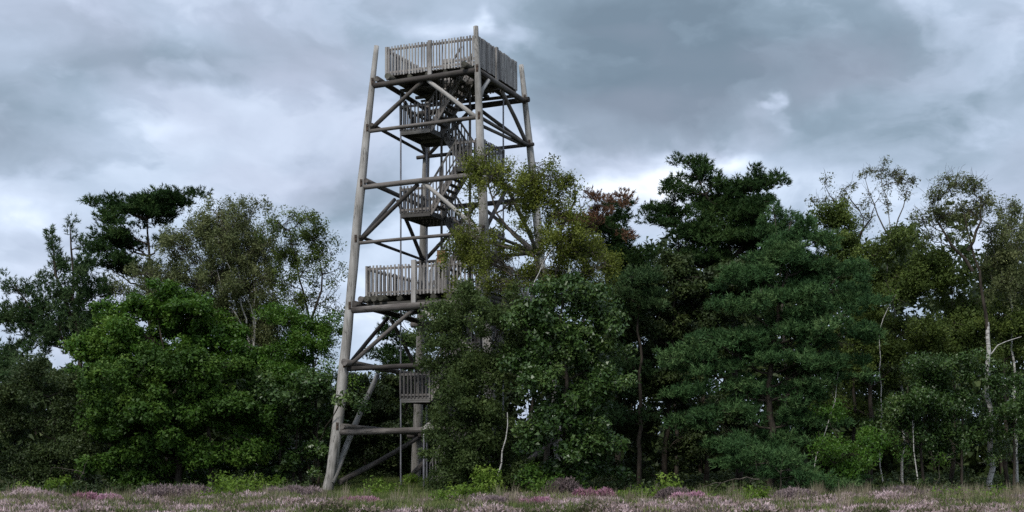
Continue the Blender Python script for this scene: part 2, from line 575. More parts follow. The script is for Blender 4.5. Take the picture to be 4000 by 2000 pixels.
# the second half-log bolted to the foot of the left leg
p0, p1 = legpos('L', -0.2) + Vector((0.17, -0.05, 0)), legpos('L', 4.2) + Vector((0.02, 0.03, 0))
add_log("foot_splice", p0, p1, 0.17, 0.14, M_leg, tower, 9)

LV = [16.5, 14.63, 12.35, 10.08, 7.37, 5.0, 2.45]
BR = {16.5: .115, 14.63: .075, 12.35: .105, 10.08: .068, 7.37: .135, 5.0: .10, 2.45: .125}
for z in LV:
    r = BR[z]
    sd_ = int(z * 10)
    # front-left face: butts between the two legs
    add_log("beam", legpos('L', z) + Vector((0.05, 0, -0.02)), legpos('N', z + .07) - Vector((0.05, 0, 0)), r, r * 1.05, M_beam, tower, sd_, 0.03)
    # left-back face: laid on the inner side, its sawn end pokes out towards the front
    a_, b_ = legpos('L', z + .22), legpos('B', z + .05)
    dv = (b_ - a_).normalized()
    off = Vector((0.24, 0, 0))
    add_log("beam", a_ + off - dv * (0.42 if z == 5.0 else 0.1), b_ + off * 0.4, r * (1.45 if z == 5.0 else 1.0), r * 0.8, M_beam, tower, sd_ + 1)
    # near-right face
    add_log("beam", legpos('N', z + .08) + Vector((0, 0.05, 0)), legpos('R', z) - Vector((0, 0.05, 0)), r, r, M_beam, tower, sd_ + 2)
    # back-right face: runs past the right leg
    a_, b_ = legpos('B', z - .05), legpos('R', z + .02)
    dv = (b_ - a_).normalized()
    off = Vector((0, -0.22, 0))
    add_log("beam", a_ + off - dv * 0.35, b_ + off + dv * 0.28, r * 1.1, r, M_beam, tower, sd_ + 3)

# A-braces: from the legs at the lower level up to mid-beam of the level above
for top, bot in ((16.5, 14.63), (12.35, 10.08), (7.37, 5.0)):
    for f, (a_, b_) in enumerate((('L', 'N'), ('N', 'R'), ('B', 'R'), ('L', 'B'))):
        A0, B0 = legpos(a_, bot + .05), legpos(b_, bot + .05)
        A1, B1 = legpos(a_, top), legpos(b_, top)
        mid = (A1 + B1) / 2
        inw = Vector((-mid.x, -mid.y, 0)).normalized() * 0.10
        e = (B1 - A1).normalized()
        rb = 0.085
        kneeN = (f == 1 and top == 16.5)
        if not kneeN:
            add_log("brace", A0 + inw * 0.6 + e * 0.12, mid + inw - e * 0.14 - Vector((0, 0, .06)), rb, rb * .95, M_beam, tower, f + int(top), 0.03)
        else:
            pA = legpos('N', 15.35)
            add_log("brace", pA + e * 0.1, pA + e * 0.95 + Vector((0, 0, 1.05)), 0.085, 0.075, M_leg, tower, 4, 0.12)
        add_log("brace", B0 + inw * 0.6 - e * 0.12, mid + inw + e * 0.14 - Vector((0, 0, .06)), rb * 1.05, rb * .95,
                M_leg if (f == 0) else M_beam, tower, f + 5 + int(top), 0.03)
    # second, parallel timber under the near-right beam
    add_log("beam", legpos('N', bot - .18) + Vector((-.1, .1, 0)), legpos('R', bot - .02) + Vector((-.12, -.3, 0)), .07, .065, M_beam, tower, 31 + int(bot))
# bottom bay
Lf, Bf, Nf, Rf = legpos('L', 0.35), legpos('B', 0.3), legpos('N', 0.35), legpos('R', 0.3)
mLB = (legpos('L', 5.0) + legpos('B', 5.0)) / 2
add_log("brace", Lf + Vector((0.2, -0.1, 0.05)), mLB + Vector((0.1, -0.7, -0.1)), 0.135, 0.10, M_leg, tower, 41, 0.08)
add_log("brace", Lf + Vector((0.35, 0.25, 0.1)), legpos('B', 2.3) + Vector((0.2, -0.3, 0)), 0.12, 0.10, M_beam, tower, 42, -0.10)
add_log("brace", Bf + Vector((-0.3, -1.3, -0.35)), legpos('B', 1.35) + Vector((0.8, -0.5, 0)), 0.12, 0.11, M_beam, tower, 43)
add_log("brace", Rf + Vector((-0.2, -0.2, 0)), legpos('B', 2.3) + Vector((0.3, 0.1, 0)), 0.12, 0.10, M_beam, tower, 44)
add_log("brace", Nf + Vector((0, 0.3, 0)), legpos('R', 2.3), 0.12, 0.10, M_beam, tower, 45)

# steel poles that carry the stair landings
for (u, v, z0, z1, r) in ((-1.78, -1.2, -0.2, 16.4, .034), (-1.78, 1.2, -0.2, 16.4, .042), (1.78, 1.2, -0.2, 16.4, .034),
                          (1.78, -1.2, -0.2, 16.4, .034), (-0.49, -1.66, -0.2, 2.55, .042)):
    add_log("steel_pole", (u, v, z0), (u, v, z1), r, r, M_steel, tower, sides=10)


def railing(parent, p0, p1, zdeck, H, spacing, sw, sname, post=True, skip=None, top=0.13, low=0.14, out_=(0, 0)):
    """vertical slats nailed outside a top and a bottom rail; p0, p1 are (u, v)"""
    a_, b_ = Vector((*p0, 0)), Vector((*p1, 0))
    L = (b_ - a_).length
    e = (b_ - a_) / L
    ang = math.atan2(e.y, e.x)
    ov = Vector((out_[0], out_[1], 0))
    n = int(L / spacing)
    for i in range(n + 1):
        s = i * L / n + (random.uniform(-.012, .012) if 0 < i < n else 0)
        if skip and skip[0] < s < skip[1]:
            continue
        hh = H + random.uniform(-.02, .02)
        hq = round(H, 2)
        c = a_ + e * s + ov * 0.035 + Vector((0, 0, zdeck + hh / 2))
        board(sname, c, (sw + random.choice((-.008, 0, 0, .006)), 0.028, hq + random.choice((-.03, 0, 0, .02))), M_balu if sname == "baluster" else M_slat, parent, (random.uniform(-.012, .012), random.uniform(-.014, .014), ang + random.uniform(-.05, .05)))
    for zz, hh in ((zdeck + H - top, 0.095), (zdeck + low, 0.09)):
        segs = [(0, L)] if not skip else [(0, skip[0]), (skip[1], L)]
        for s0, s1 in segs:
            if s1 - s0 > 0.05:
                board("rail", a_ + e * ((s0 + s1) / 2) + Vector((0, 0, zz)), (s1 - s0, 0.04, hh), M_rail, parent, (0, 0, ang))
    if post:
        for s in ([0.5] if post == 1 else post):
            board("post", a_ + e * (L * s) + ov * 0.09 + Vector((0, 0, zdeck + H / 2 - 0.12)), (0.17, 0.075, H + 0.26), M_slat, parent, (0, 0, ang))


def deck(parent, h, z, hole, bw=0.14, th=0.045):
    """boards along u, cut round the stair opening hole=(u0,u1,v0,v1)"""
    n = int(2 * h / (bw + 0.008))
    for i in range(n):
        v = -h + (i + .5) * 2 * h / n
        segs = [(-h, h)]
        if hole[2] < v < hole[3]:
            segs = [(-h, hole[0]), (hole[1], h)]
        for u0, u1 in segs:
            board("deck_board", ((u0 + u1) / 2, v, z - th / 2), (round(u1 - u0, 3), bw, th), M_deckx, parent, (0, 0, random.uniform(-.002, .002)))


def corner_posts(parent, h, z, H):
    for (u, v) in ((-h, -h), (h, -h), (h, h), (-h, h)):
        board("post", (u, v, z + H / 2 - .1), (0.09, 0.09, H + .2), M_slat, parent)


# ---- top platform
tp = bpy.data.objects.new("top_platform", None)
tp.location = (0, 0, 0)
link(tp, tower)
h, zd, H = 2.01, 16.98, 1.2
deck(tp, h, zd, (-0.5, 1.2, -1.2, -0.05))
for q, u in enumerate((-1.75, -0.95, -0.15, 0.65, 1.4, 1.8)):
    ext = 0.42 if q == 0 else (0.75 if q == 5 else 0.05)
    add_log("joist", (u, -h - ext, zd - 0.17), (u, h + 0.1, zd - 0.17), 0.125 if q in (0, 5) else 0.09, 0.10, M_joist, tp, q)
for v in (-h + .05, -0.6, 0.6, h - .05):
    board("bearer", (0, v, zd - 0.30), (2 * h, 0.10, 0.12), M_deckx, tp)
railing(tp, (-h, -h), (h, -h), zd - 0.06, H, 0.132, 0.068, "slat", out_=(0, -1))
railing(tp, (h, -h), (h, h), zd - 0.06, H, 0.132, 0.096, "slat", out_=(1, 0), post=(0.45,))
railing(tp, (h, h), (-h, h), zd - 0.06, H, 0.132, 0.080, "slat", out_=(0, 1))
railing(tp, (-h, h), (-h, -h), zd - 0.06, H, 0.132, 0.080, "slat", out_=(-1, 0))
corner_posts(tp, h - .03, zd, H - .06)
# inner rail round the stair opening, with a bench against the back
railing(tp, (-0.4, -0.02), (1.7, -0.02), zd, 1.0, 0.16, 0.07, "slat", post=(0.0, 1.0), out_=(0, 1))
board("bench_seat", (-1.0, 1.55, zd + .45), (1.7, 0.38, 0.05), M_rail, tp)
board("bench_back", (-1.0, 1.86, zd + .72), (1.7, 0.05, 0.4), M_rail, tp)
for u in (-1.7, -0.3):
    board("bench_leg", (u, 1.55, zd + .21), (0.1, 0.3, 0.42), M_rail, tp)
for q, v in enumerate((-1.0, 0.9)):
    board("bearer", (-0.9, v, zd - 0.38), (2.0, .09, .08), M_deckx, tp)

# ---- middle platform
mp = bpy.data.objects.new("middle_platform", None)
link(mp, tower)
h, zd, H = 2.60, 7.98, 1.24
deck(mp, h, zd, (-0.45, 1.95, -1.2, 1.2))
for q, u in enumerate((-2.72, -2.42, -2.12, -1.78, -1.1, -0.4, 0.4, 1.1, 1.8, 2.45)):
    add_log("joist", (u, -h - (0.30 if q < 4 else 0.02) - 0.05 * (q % 2), zd - 0.175), (u, h, zd - 0.175), 0.125, 0.11, M_joist if q else M_beam, mp, q + 20)
for v in (-h + .06, -1.3, 1.3, h - .06):
    board("bearer", (0, v, zd - 0.345), (2 * h, 0.14, 0.10), M_deckx, mp)
railing(mp, (-h, -h), (h, -h), zd - 0.06, H, 0.160, 0.072, "slat", out_=(0, -1), post=False)
board("post", (-0.42, -h - 0.09, zd + .42), (0.2, 0.10, 1.78), M_slat, mp)
railing(mp, (h, -h), (h, h), zd - 0.06, H, 0.165, 0.072, "slat", out_=(1, 0))
railing(mp, (h, h), (-h, h), zd - 0.06, H, 0.165, 0.072, "slat", out_=(0, 1))
railing(mp, (-h, h), (-h, -h), zd - 0.06, H, 0.165, 0.072, "slat", out_=(-1, 0))
corner_posts(mp, h - .03, zd, H - .06)

# ---- stairs: dog-leg in a shaft u -1.78..1.78, v -1.2..1.2
UL, UR = -0.45, 0.75
LEFT = [14.9, 11.5, 3.9]
RIGHT = [13.2, 9.75, 5.95, 2.0]


def landing(u0, u1, z, sides_):
    o = bpy.data.objects.new("stair_landing", None)
    link(o, tower)
    um = (u0 + u1) / 2
    n = 8
    for i in range(n):
        u = u0 + (i + .5) * (u1 - u0) / n
        board("deck_board", (u, 0, z - 0.02), (round((u1 - u0) / n - .006, 3), 2.4, 0.04), M_stair, o)
    for v in (-1.2, 1.2):
        board("bearer", (um, v, z - 0.13), (u1 - u0 + .05, 0.055, 0.18), M_stair, o)
    for v in (-0.55, 0.55):
        board("bearer", (um, v, z - 0.12), (u1 - u0, 0.05, 0.14), M_stair, o)
    for u in (u0, u1):
        board("bearer", (u, 0, z - 0.132), (0.05, 2.34, 0.176), M_stair, o)
    if 'f' in sides_:
        railing(o, (u0, -1.2), (u1, -1.2), z - 0.05, 1.12, 0.15, 0.06, "baluster", post=False, out_=(0, -1))
    if 'b' in sides_:
        railing(o, (u1, 1.2), (u0, 1.2), z - 0.05, 1.12, 0.15, 0.06, "baluster", post=False, out_=(0, 1))
    if 'l' in sides_:
        railing(o, (u0, 1.2), (u0, -1.2), z - 0.05, 1.12, 0.16, 0.06, "baluster", post=False, out_=(-1, 0))
    if 'r' in sides_:
        railing(o, (u1, -1.2), (u1, 1.2), z - 0.05, 1.12, 0.16, 0.075, "baluster", post=False, out_=(1, 0))


def flight(ua, za, ub, zb, v0, v1):
    """from (ua, za) up or down to (ub, zb) between v0 and v1"""
    o = bpy.data.objects.new("stair_flight", None)
    link(o, tower)
    L = math.hypot(ub - ua, zb - za)
    sl_ = math.atan2(zb - za, ub - ua)
    n = max(6, int(abs(zb - za) / 0.21))
    vm = (v0 + v1) / 2
    for i in range(1, n):
        t_ = i / n
        board("tread", (ua + (ub - ua) * t_, vm, za + (zb - za) * t_), (0.24, abs(v1 - v0) - .06, 0.04), M_stair, o)
    for v in (v0, v1):
        c = Vector(((ua + ub) / 2, v, (za + zb) / 2 - 0.05))
        board("stringer", c, (L + .12, 0.05, 0.25), M_rail, o, (0, -sl_, 0))
        s_ = -0.03 if v == min(v0, v1) else 0.03
        board("handrail", c + Vector((0, s_, 1.12)), (L + .06, 0.045, 0.08), M_stair, o, (0, -sl_, 0))
        board("handrail", c + Vector((0, s_, 0.42)), (L + .02, 0.03, 0.05), M_stair, o, (0, -sl_, 0))
        for i in range(n + 1):
            t_ = i / n
            board("baluster", (ua + (ub - ua) * t_, v + s_ * 2.0, za + (zb - za) * t_ + .48), (0.05, 0.028, 1.1), M_balu, o)


for z in LEFT:
    landing(-1.78, UL, z, 'fbl')
for z in RIGHT:
    landing(UR, 1.78, z, 'fbr')
F0, F1, B0, B1 = -1.14, -0.12, 0.12, 1.14
flight(UL, 14.9, 0.95, 16.94, F0, F1)
flight(UL, 14.9, UR, 13.2, B0, B1)
flight(UL, 11.5, UR, 13.2, F0, F1)
flight(UL, 11.5, UR, 9.75, B0, B1)
flight(UL, 7.96, UR, 9.75, F0, F1)
flight(UL, 7.96, UR, 5.95, B0, B1)
flight(UL, 3.9, UR, 5.95, F0, F1)
flight(UL, 3.9, UR, 2.0, B0, B1)
flight(UL, 0.1, UR, 2.0, F0, F1)
# centre newel posts that the landings hang from
for (u, v) in ((UL - .05, 0), (UR + .05, 0)):
    add_log("newel_post", (u, v, -0.2), (u, v, 16.7), 0.06, 0.05, M_beam, tower, 51)

# ---- a wooden notice cabinet standing on the middle platform
m, T = new_mat("ply_orange")
tc = T.n('ShaderNodeTexCoord')
nn = T.noise(T.vm('MULTIPLY', tc.outputs['Object'], (1, 1, .2)), 12.0, 4.0, 0.6)
b = bsdf(T, T.ramp(nn, [(0.3, (0.26, 0.13, 0.06)), (0.7, (0.42, 0.24, 0.13))]), 0.7, 0.3)
out(T, b.outputs[0]); M_ply = m
pc = TM @ Vector((0.62, -2.2, 7.98))
cab = empty("notice_cabinet", pc, RZ, label="narrow wooden cabinet with an orange top board standing behind the middle platform railing", category="cabinet")
board("side_panel", (-.17, 0, .8), (.025, .3, 1.6), M_slat, cab)
board("side_panel", (.17, 0, .8), (.025, .3, 1.6), M_slat, cab)
board("back_panel", (0, .13, .8), (.31, .02, 1.58), M_joist, cab)
board("shelf", (0, 0, .55), (.31, .26, .025), M_slat, cab)
board("front_panel", (0, -.14, .28), (.31, .02, .5), M_slat, cab)
board("top_board", (0, -.15, 1.42), (.36, .025, .5), M_ply, cab)
board("lid", (0, 0, 1.68), (.40, .36, .03), M_slat, cab)

# ================================================================== FOLIAGE
def leaves(cent, crad, per, ll, lw, flat=0.7, up=0.3, outw=0.5, ctint=None, droop=0.0):
    """diamond leaves scattered in clumps. cent (n,3), crad (n,), per = leaves in each clump"""
    n = len(cent)
    N = n * per
    ci = np.repeat(np.arange(n), per)
    g = rng.normal(size=(N, 3))
    g /= np.linalg.norm(g, axis=1)[:, None]
    rr = rng.random(N) ** 0.55
    off = g * (rr * crad[ci])[:, None]
    off[:, 2] *= flat
    pos = cent[ci] + off
    nrm = g * outw + rng.normal(size=(N, 3)) * 0.55
    nrm[:, 2] += up
    nrm /= np.linalg.norm(nrm, axis=1)[:, None]
    r2 = rng.normal(size=(N, 3))
    r2[:, 2] -= droop * 2
    a = r2 - nrm * np.sum(r2 * nrm, axis=1)[:, None]
    a /= np.linalg.norm(a, axis=1)[:, None] + 1e-9
    b = np.cross(nrm, a)
    s = rng.uniform(0.6, 1.3, N) * rng.uniform(.7, 1.3, n)[ci]
    L = (ll * s)[:, None]
    W = (lw * s * rng.uniform(.8, 1.2, N))[:, None]
    k = rng.uniform(-.25, .25, N)[:, None]
    V = np.stack([pos - a * L * (.5 - k * .5) - b * W * .5, pos - a * L * (.5 + k * .5) + b * W * .5, pos + a * L * .5], axis=1).reshape(-1, 3)
    Q = np.arange(3 * N).reshape(-1, 3)
    ct = rng.random(n) if ctint is None else ctint
    t_ = np.clip(ct[ci] * 0.6 + rng.random(N) * 0.4, 0, 1)
    return V, Q, np.repeat(t_, 3)


def needles(cent, crad, tufts, per, ll, lw, flat=0.35, lift=0.6, ctint=None):
    """pine pads: shoots with needles fanning round them"""
    n = len(cent)
    NT_ = n * tufts
    ci = np.repeat(np.arange(n), tufts)
    g = rng.normal(size=(NT_, 3))
    g /= np.linalg.norm(g, axis=1)[:, None]
    off = g * ((rng.random(NT_) ** 0.5) * crad[ci])[:, None]
    off[:, 2] *= flat
    tp_ = cent[ci] + off
    ax = g * np.array([1, 1, .3]) + rng.normal(size=(NT_, 3)) * .25
    ax[:, 2] += lift
    ax /= np.linalg.norm(ax, axis=1)[:, None]
    ti = np.repeat(np.arange(NT_), per)
    N = NT_ * per
    dirn = ax[ti] * 0.75 + rng.normal(size=(N, 3)) * 0.55
    dirn /= np.linalg.norm(dirn, axis=1)[:, None]
    st = tp_[ti] + ax[ti] * (rng.random(N) * ll * 0.8)[:, None]
    sd2 = np.cross(dirn, rng.normal(size=(N, 3)))
    sd2 /= np.linalg.norm(sd2, axis=1)[:, None] + 1e-9
    s = rng.uniform(.7, 1.2, N)[:, None]
    tip = st + dirn * ll * s
    mid = st + dirn * ll * s * .4
    V = np.stack([st - sd2 * lw * .5, st + sd2 * lw * .5, tip], axis=1).reshape(-1, 3)
    Q = np.arange(3 * N).reshape(-1, 3)
    ct = rng.random(n) if ctint is None else ctint
    t_ = np.clip(ct[ci][ti] * .6 + rng.random(N) * .4, 0, 1)
    return V, Q, np.repeat(t_, 3)


KIND = {
    #          cd  per  ll    lw    rc    flat  up  twigs
    'broad':  (13., 165, .125, .095, .42, .75, .45, 1),
    'fine':   (13., 170, .100, .062, .42, .80, .25, 1),
    'birch':  (24., 62, .078, .056, .30, 1.15, .15, 1),
    'wisp':   (9.0, 52, .075, .055, .28, 1.0, .10, 5),
    'pine':   (13., 30, .18, .036, .44, .50, .7, 1),      # per = tufts
    'spire':  (17., 17, .16, .032, .20, 1.8, .9, 1),
}


def curve_to(p, q, lift, n=5, wob=0.06):
    p, q = np.asarray(p, float), np.asarray(q, float)
    L = np.linalg.norm(q - p)
    t_ = np.linspace(0, 1, n)[:, None]
    pts = p * (1 - t_) + q * t_
    pts[:, 2] += (np.sin(t_[:, 0] * math.pi) * lift * L)
    pts[1:-1] += rng.normal(size=(n - 2, 3)) * wob * L * 0.5
    return pts


def plant(name, label, cat, D, trunks, lobes, leafm, kind, bark='dark', r0=0.12, density=1.0, group=None, lift=-0.08,
          extra=(), limb_r=0.035, depth=0.85, base=None, dmax=2.6):
    """one tree or shrub.
    trunks: lists of photo-plane points from the foot upwards; lobes: (px, py, rx, ry[, dD, dens])"""
    s = F / D
    t00 = trunks[0]['p'] if isinstance(trunks[0], dict) else trunks[0]
    bx = t00[0][0]
    bX = (bx - 2000) / s
    z0 = gz(bX, D)
    root = empty(name, (bX, D, z0), 0, label=label, category=cat)
    if group:
        root['group'] = group
    O = np.array([bX, D, z0])
    # trunks
    tpts = []
    paths = []
    tb = []
    for k, tr in enumerate(trunks):
        opt = {}
        if isinstance(tr, dict):
            opt, tr = tr, tr['p']
        tb.append(opt.get('b', bark))
        pts = []
        for i, q in enumerate(tr):
            dd = q[2] if len(q) > 2 else 0.0
            p = np.array(P(q[0], q[1], D + dd))
            pts.append(p)
        if k == 0 or (tr[0][1] > 1890):
            pts[0][2] = z0 - 0.15
        pts = np.array(pts)
        # resample with slight crookedness
        seg = np.linalg.norm(np.diff(pts, axis=0), axis=1)
        cum = np.concatenate([[0], np.cumsum(seg)])
        tt = np.linspace(0, cum[-1], max(6, int(cum[-1] / 0.5)))
        rp = np.stack([np.interp(tt, cum, pts[:, c]) for c in range(3)], 1)
        rp[1:-1] += rng.normal(size=(len(rp) - 2, 3)) * np.array([.045, .05, 0])
        rk = r0 if k == 0 else (r0 * (0.9 if tr[0][1] > 1890 else 0.6))
        rad = rk * (1 - tt / cum[-1]) ** 0.8 * 0.92 + rk * 0.08 + 0.006
        if 'r' in opt:
            rad = opt['r'][0] + (opt['r'][1] - opt['r'][0]) * tt / cum[-1]
        paths.append((rp - O, rad))
        tpts.append(rp)
    allt = np.concatenate(tpts)
    if paths:
        for pt, bk_ in zip(paths, tb):
            V, Q = tubes([pt], 9)
            link(bpy.data.objects.new("trunk", mesh_np("trunk", V, Q, BK[bk_], True)), root)
    # crown
    cd, per, ll, lw, rc, flat, up, tw = KIND[kind]
    cents, tints = [], []
    limbs, twigs = [], []
    for lb in lobes:
        px, py, rx, ry = lb[:4]
        dD = lb[4] if len(lb) > 4 else random.uniform(-.5, .5)
        dn = (lb[5] if len(lb) > 5 else 1.0) * density
        c = np.array(P(px, py, D + dD))
        ex, ez = rx / s, ry / s
        ey = min(max(ex, ez * .6) * depth, dmax)
        area = math.pi * ex * ez
        n = max(3, int(area * cd * dn * (1 + 0.15 * ey)))
        g = rng.normal(size=(n, 3))
        g /= np.linalg.norm(g, axis=1)[:, None]
        g *= (rng.random(n) ** 0.38 * rng.uniform(.78, 1.2, n))[:, None]
        q = c + g * np.array([ex, ey, ez])
        if kind in ('broad', 'fine', 'pine'):
            # gather the clumps into boughs, so that lit tops alternate with dark hollows
            nb = max(3, int(n / (12 if kind != 'pine' else 11)))
            bb = q[:nb].copy()
            bi = rng.integers(0, nb, n)
            bw_ = rng.uniform(.28, .52, nb)[bi]
            jit = rng.normal(size=(n, 3)) * np.stack([bw_, bw_, bw_ * (.45 if kind != 'pine' else .32)], 1)
            jit[:, 2] -= .25 * (jit[:, 0] ** 2 + jit[:, 1] ** 2)
            q = bb[bi] + jit
        elif kind == 'birch':
            # hanging sprays: short runs of small clumps that droop away from the crown
            nb = max(3, n // 3)
            bi = rng.integers(0, nb, n)
            run = rng.uniform(0, 1, n)
            dr = g[:nb][bi] * np.array([.6, .6, .15])
            q = q[:nb][bi] + dr * run[:, None] + rng.normal(size=(n, 3)) * .10
            q[:, 2] -= .55 * run ** 1.6
        q[:, 2] = np.maximum(q[:, 2], z0 + 0.12)
        cents.append(q)
        tints.append(rng.random(n))
        # limb from the trunk to the lobe
        want = c[2] - 0.45 * np.linalg.norm(allt[:, :2] - c[:2], axis=1)
        dist = np.linalg.norm(allt - c, axis=1) + np.maximum(0, allt[:, 2] - want) * 3.0
        st = allt[np.argmin(dist)]
        lpts = curve_to(st, c, lift, 7)
        rr = min(limb_r, r0 * .55)
        limbs.append((lpts - O, np.linspace(rr, rr * .35, 7)))
        for k in range(0, n, 1 if kind in ('birch', 'wisp') else (2 if kind in ('pine', 'spire') else 4)):
            s0 = lpts[random.randint(2, 6)]
            e = q[k]
            tp1 = curve_to(s0, e, 0.10 if kind != 'wisp' else .16, 5, .10)
            twigs.append((tp1 - O, np.linspace(.013, .006, 5)))
            for _ in range(tw - 1):
                e2 = e + rng.normal(size=3) * np.array([.22, .22, .2]) * 1.1 + np.array([0, 0, .14])
                twigs.append((curve_to(tp1[3], e2, .05, 4, .1) - O, np.linspace(.008, .004, 4)))
    for ex_ in extra:               # bare twigs and whips: (px0, py0, px1, py1, r)
        a_, b_ = np.array(P(ex_[0], ex_[1], D)), np.array(P(ex_[2], ex_[3], D))
        limbs.append((curve_to(a_, b_, .04, 8, .04) - O, np.linspace(ex_[4], ex_[4] * .3, 8)))
    V, Q = tubes(limbs, 6)
    link(bpy.data.objects.new("limbs", mesh_np("limbs", V, Q, BK[bark], True)), root, kind='stuff')
    V, Q = tubes(twigs, 3)
    link(bpy.data.objects.new("twigs", mesh_np("twigs", V, Q, BK['grey' if bark == 'birch' else bark], True)), root, kind='stuff')
    cents = np.concatenate(cents)
    tints = np.concatenate(tints)
    rcv = rc * rng.uniform(.65, 1.35, len(cents))
    if kind in ('pine', 'spire'):
        V, Q, A = needles(cents - O, rcv, per, 11, ll, lw, flat, up, tints)
    else:
        V, Q, A = leaves(cents - O, rcv, per, ll, lw, flat, up, .5, tints)
    link(bpy.data.objects.new("crown", mesh_np("crown", V, Q, LM[leafm], False, A)), root, kind='stuff')
    plant.count += len(Q)
    return root


plant.count = 0

# ---------------- left of the tower
plant("pine_tree", "young blue-green pine with upright spiky shoots at the far left edge", "tree", 60,
      [[(300, 1920), (325, 1500), (290, 1200), (273, 880)], [(325, 1350), (215, 1080), (200, 920)], [(325, 1400), (150, 1250), (45, 1090)]],
      [(200, 950, 28, 60, 0, .8), (275, 905, 18, 55, 0, .6), (312, 965, 24, 40, 0, .6), (232, 1040, 50, 50), (165, 1090, 30, 40, 0, .7),
       (320, 1060, 60, 60), (42, 1110, 38, 42, 0, .8), (95, 1125, 28, 36), (250, 1160, 110, 80), (370, 1140, 60, 80), (120, 1230, 110, 70),
       (250, 1270, 150, 90), (50, 1240, 70, 60), (180, 1330, 110, 60), (350, 1260, 90, 80), (25, 1390, 50, 45)],
      'bluepine', 'spire', 'dark', .16, .75)
plant("pine_tree", "flat-topped Scots pine with bare upper trunk rising above the left birches", "tree", 63.5,
      [[(600, 1900), (590, 1300), (584, 960), (575, 850), (590, 780)], [(578, 860), (500, 830), (450, 800)], [(576, 850), (660, 800), (740, 745)]],
      [(465, 800, 75, 40), (590, 765, 72, 48), (550, 810, 100, 40), (690, 785, 80, 34), (745, 745, 40, 16), (640, 825, 80, 30),
       (430, 850, 50, 28), (440, 905, 60, 34, 0, .8), (395, 985, 45, 45, 0, .9), (490, 940, 70, 45), (420, 1040, 70, 34, 0, .9), (650, 935, 50, 26, 0, .5), (520, 1035, 80, 30, 0, .7)],
      'pine', 'pine', 'dark', .15, 1.05, limb_r=.05)
plant("birch_tree", "wide olive birch with forked white limbs left of the tower", "tree", 61,
      [[(1005, 1920), (1000, 1550, -.3), (965, 1280, -.6), (905, 1080, -.8), (850, 930, -.7)], [(985, 1400, -.4), (990, 1230, -.6), (935, 1070, -.6), (890, 960, -.6)],
       [(985, 1420, -.4), (1000, 1280, -.6), (1000, 1150, -.6), (960, 1000, -.6)], [(975, 1330, -.5), (930, 1240, -.7), (860, 1130, -.7), (850, 1060, -.6)]],
      [(870, 850, 70, 70), (850, 785, 45, 40, 0, .5), (960, 810, 60, 45, 0, .7), (1015, 790, 40, 25, 0, .4), (765, 890, 90, 60, 0, .8), (900, 940, 120, 90),
       (1000, 950, 100, 100), (680, 950, 60, 70, 0, .8), (700, 1060, 80, 70, 0, .8), (850, 1070, 120, 90), (980, 1110, 120, 100), (800, 1180, 100, 70), (920, 1240, 110, 80), (1040, 1240, 90, 80), (570, 1070, 100, 50, 0, .6), (610, 1140, 90, 50, 0, .7), (470, 1130, 80, 40, 0, .5), (940, 1340, 110, 70), (1060, 1330, 70, 70)],
      'birch', 'birch', 'birch', .075, 1.6, limb_r=.02)
plant("birch_tree", "slim dark-stemmed birch drooping thin twigs towards the tower's left leg", "tree", 60,
      [[(1230, 1920), (1228, 1500), (1205, 1230), (1155, 1020), (1130, 900)], [(1215, 1250), (1260, 1120), (1235, 950)]],
      [(1100, 880, 65, 50), (1180, 855, 65, 32, 0, .8), (1200, 920, 85, 50), (1130, 970, 85, 60), (1240, 980, 45, 50), (1180, 1060, 80, 55, 0, .5), (1090, 1080, 55, 50, 0, .6),
       (1275, 1060, 24, 70, 0, .5), (1318, 1130, 24, 60, 0, .6), (1200, 1170, 60, 70, 0, .35), (1350, 1035, 16, 26, 0, .5), (1300, 1220, 16, 50, 0, .3), (1140, 1170, 90, 60, 0, .6)],
      'olive', 'birch', 'dark', .09, 1.0, limb_r=.025,
      extra=[(1220, 1250, 1345, 1060, .02), (1225, 1300, 1330, 1150, .018), (1230, 1380, 1300, 1180, .018)])
plant("maple_tree", "bright green leafy tree below the flat-topped pine", "tree", 58.8,
      [[(650, 1920), (655, 1500), (620, 1250)], [(650, 1600), (760, 1380), (800, 1260)]],
      [(455, 1250, 85, 60), (600, 1205, 100, 70), (740, 1190, 85, 60), (705, 1150, 55, 50), (550, 1300, 150, 95), (720, 1310, 140, 95), (860, 1340, 95, 80), (395, 1350, 80, 70), (500, 1180, 50, 34, 0, .7), (820, 1250, 60, 50, 0, .8), (640, 1130, 40, 34, 0, .6), (930, 1420, 80, 60), (420, 1420, 110, 60)],
      'bright', 'broad', 'dark', .14)
plant("rowan_tree", "light green leafy tree close against the left leg of the tower", "tree", 58.5,
      [[(1170, 1920), (1180, 1600), (1170, 1350)], [(1175, 1650), (1240, 1400), (1260, 1320)]],
      [(1120, 1240, 65, 50, 0, .8), (1200, 1250, 75, 60), (1255, 1310, 55, 60, 0, .8), (1150, 1350, 105, 75), (1250, 1410, 55, 70, 0, .8), (1100, 1450, 100, 75), (1050, 1380, 80, 60), (1290, 1250, 22, 45, 0, .5), (1090, 1210, 40, 30, 0, .6), (1170, 1450, 110, 60)],
      'bright', 'fine', 'dark', .08)
plant("oak_tree", "broad dark green leafy tree filling the front of the left wood", "tree", 55.2,
      [[(700, 1930), (690, 1700), (660, 1500)], [(830, 1930), (820, 1750), (790, 1550)]],
      [(560, 1440, 200, 80), (760, 1470, 170, 80), (480, 1540, 190, 90), (700, 1590, 220, 110), (880, 1600, 150, 100), (560, 1700, 200, 100), (790, 1740, 190, 90),
       (950, 1520, 95, 70), (430, 1650, 130, 90), (640, 1840, 180, 60, .6, .7), (470, 1820, 90, 80), (860, 1850, 100, 40, 1.0, .5)],
      'dark', 'broad', 'dark', .15, 1.0)
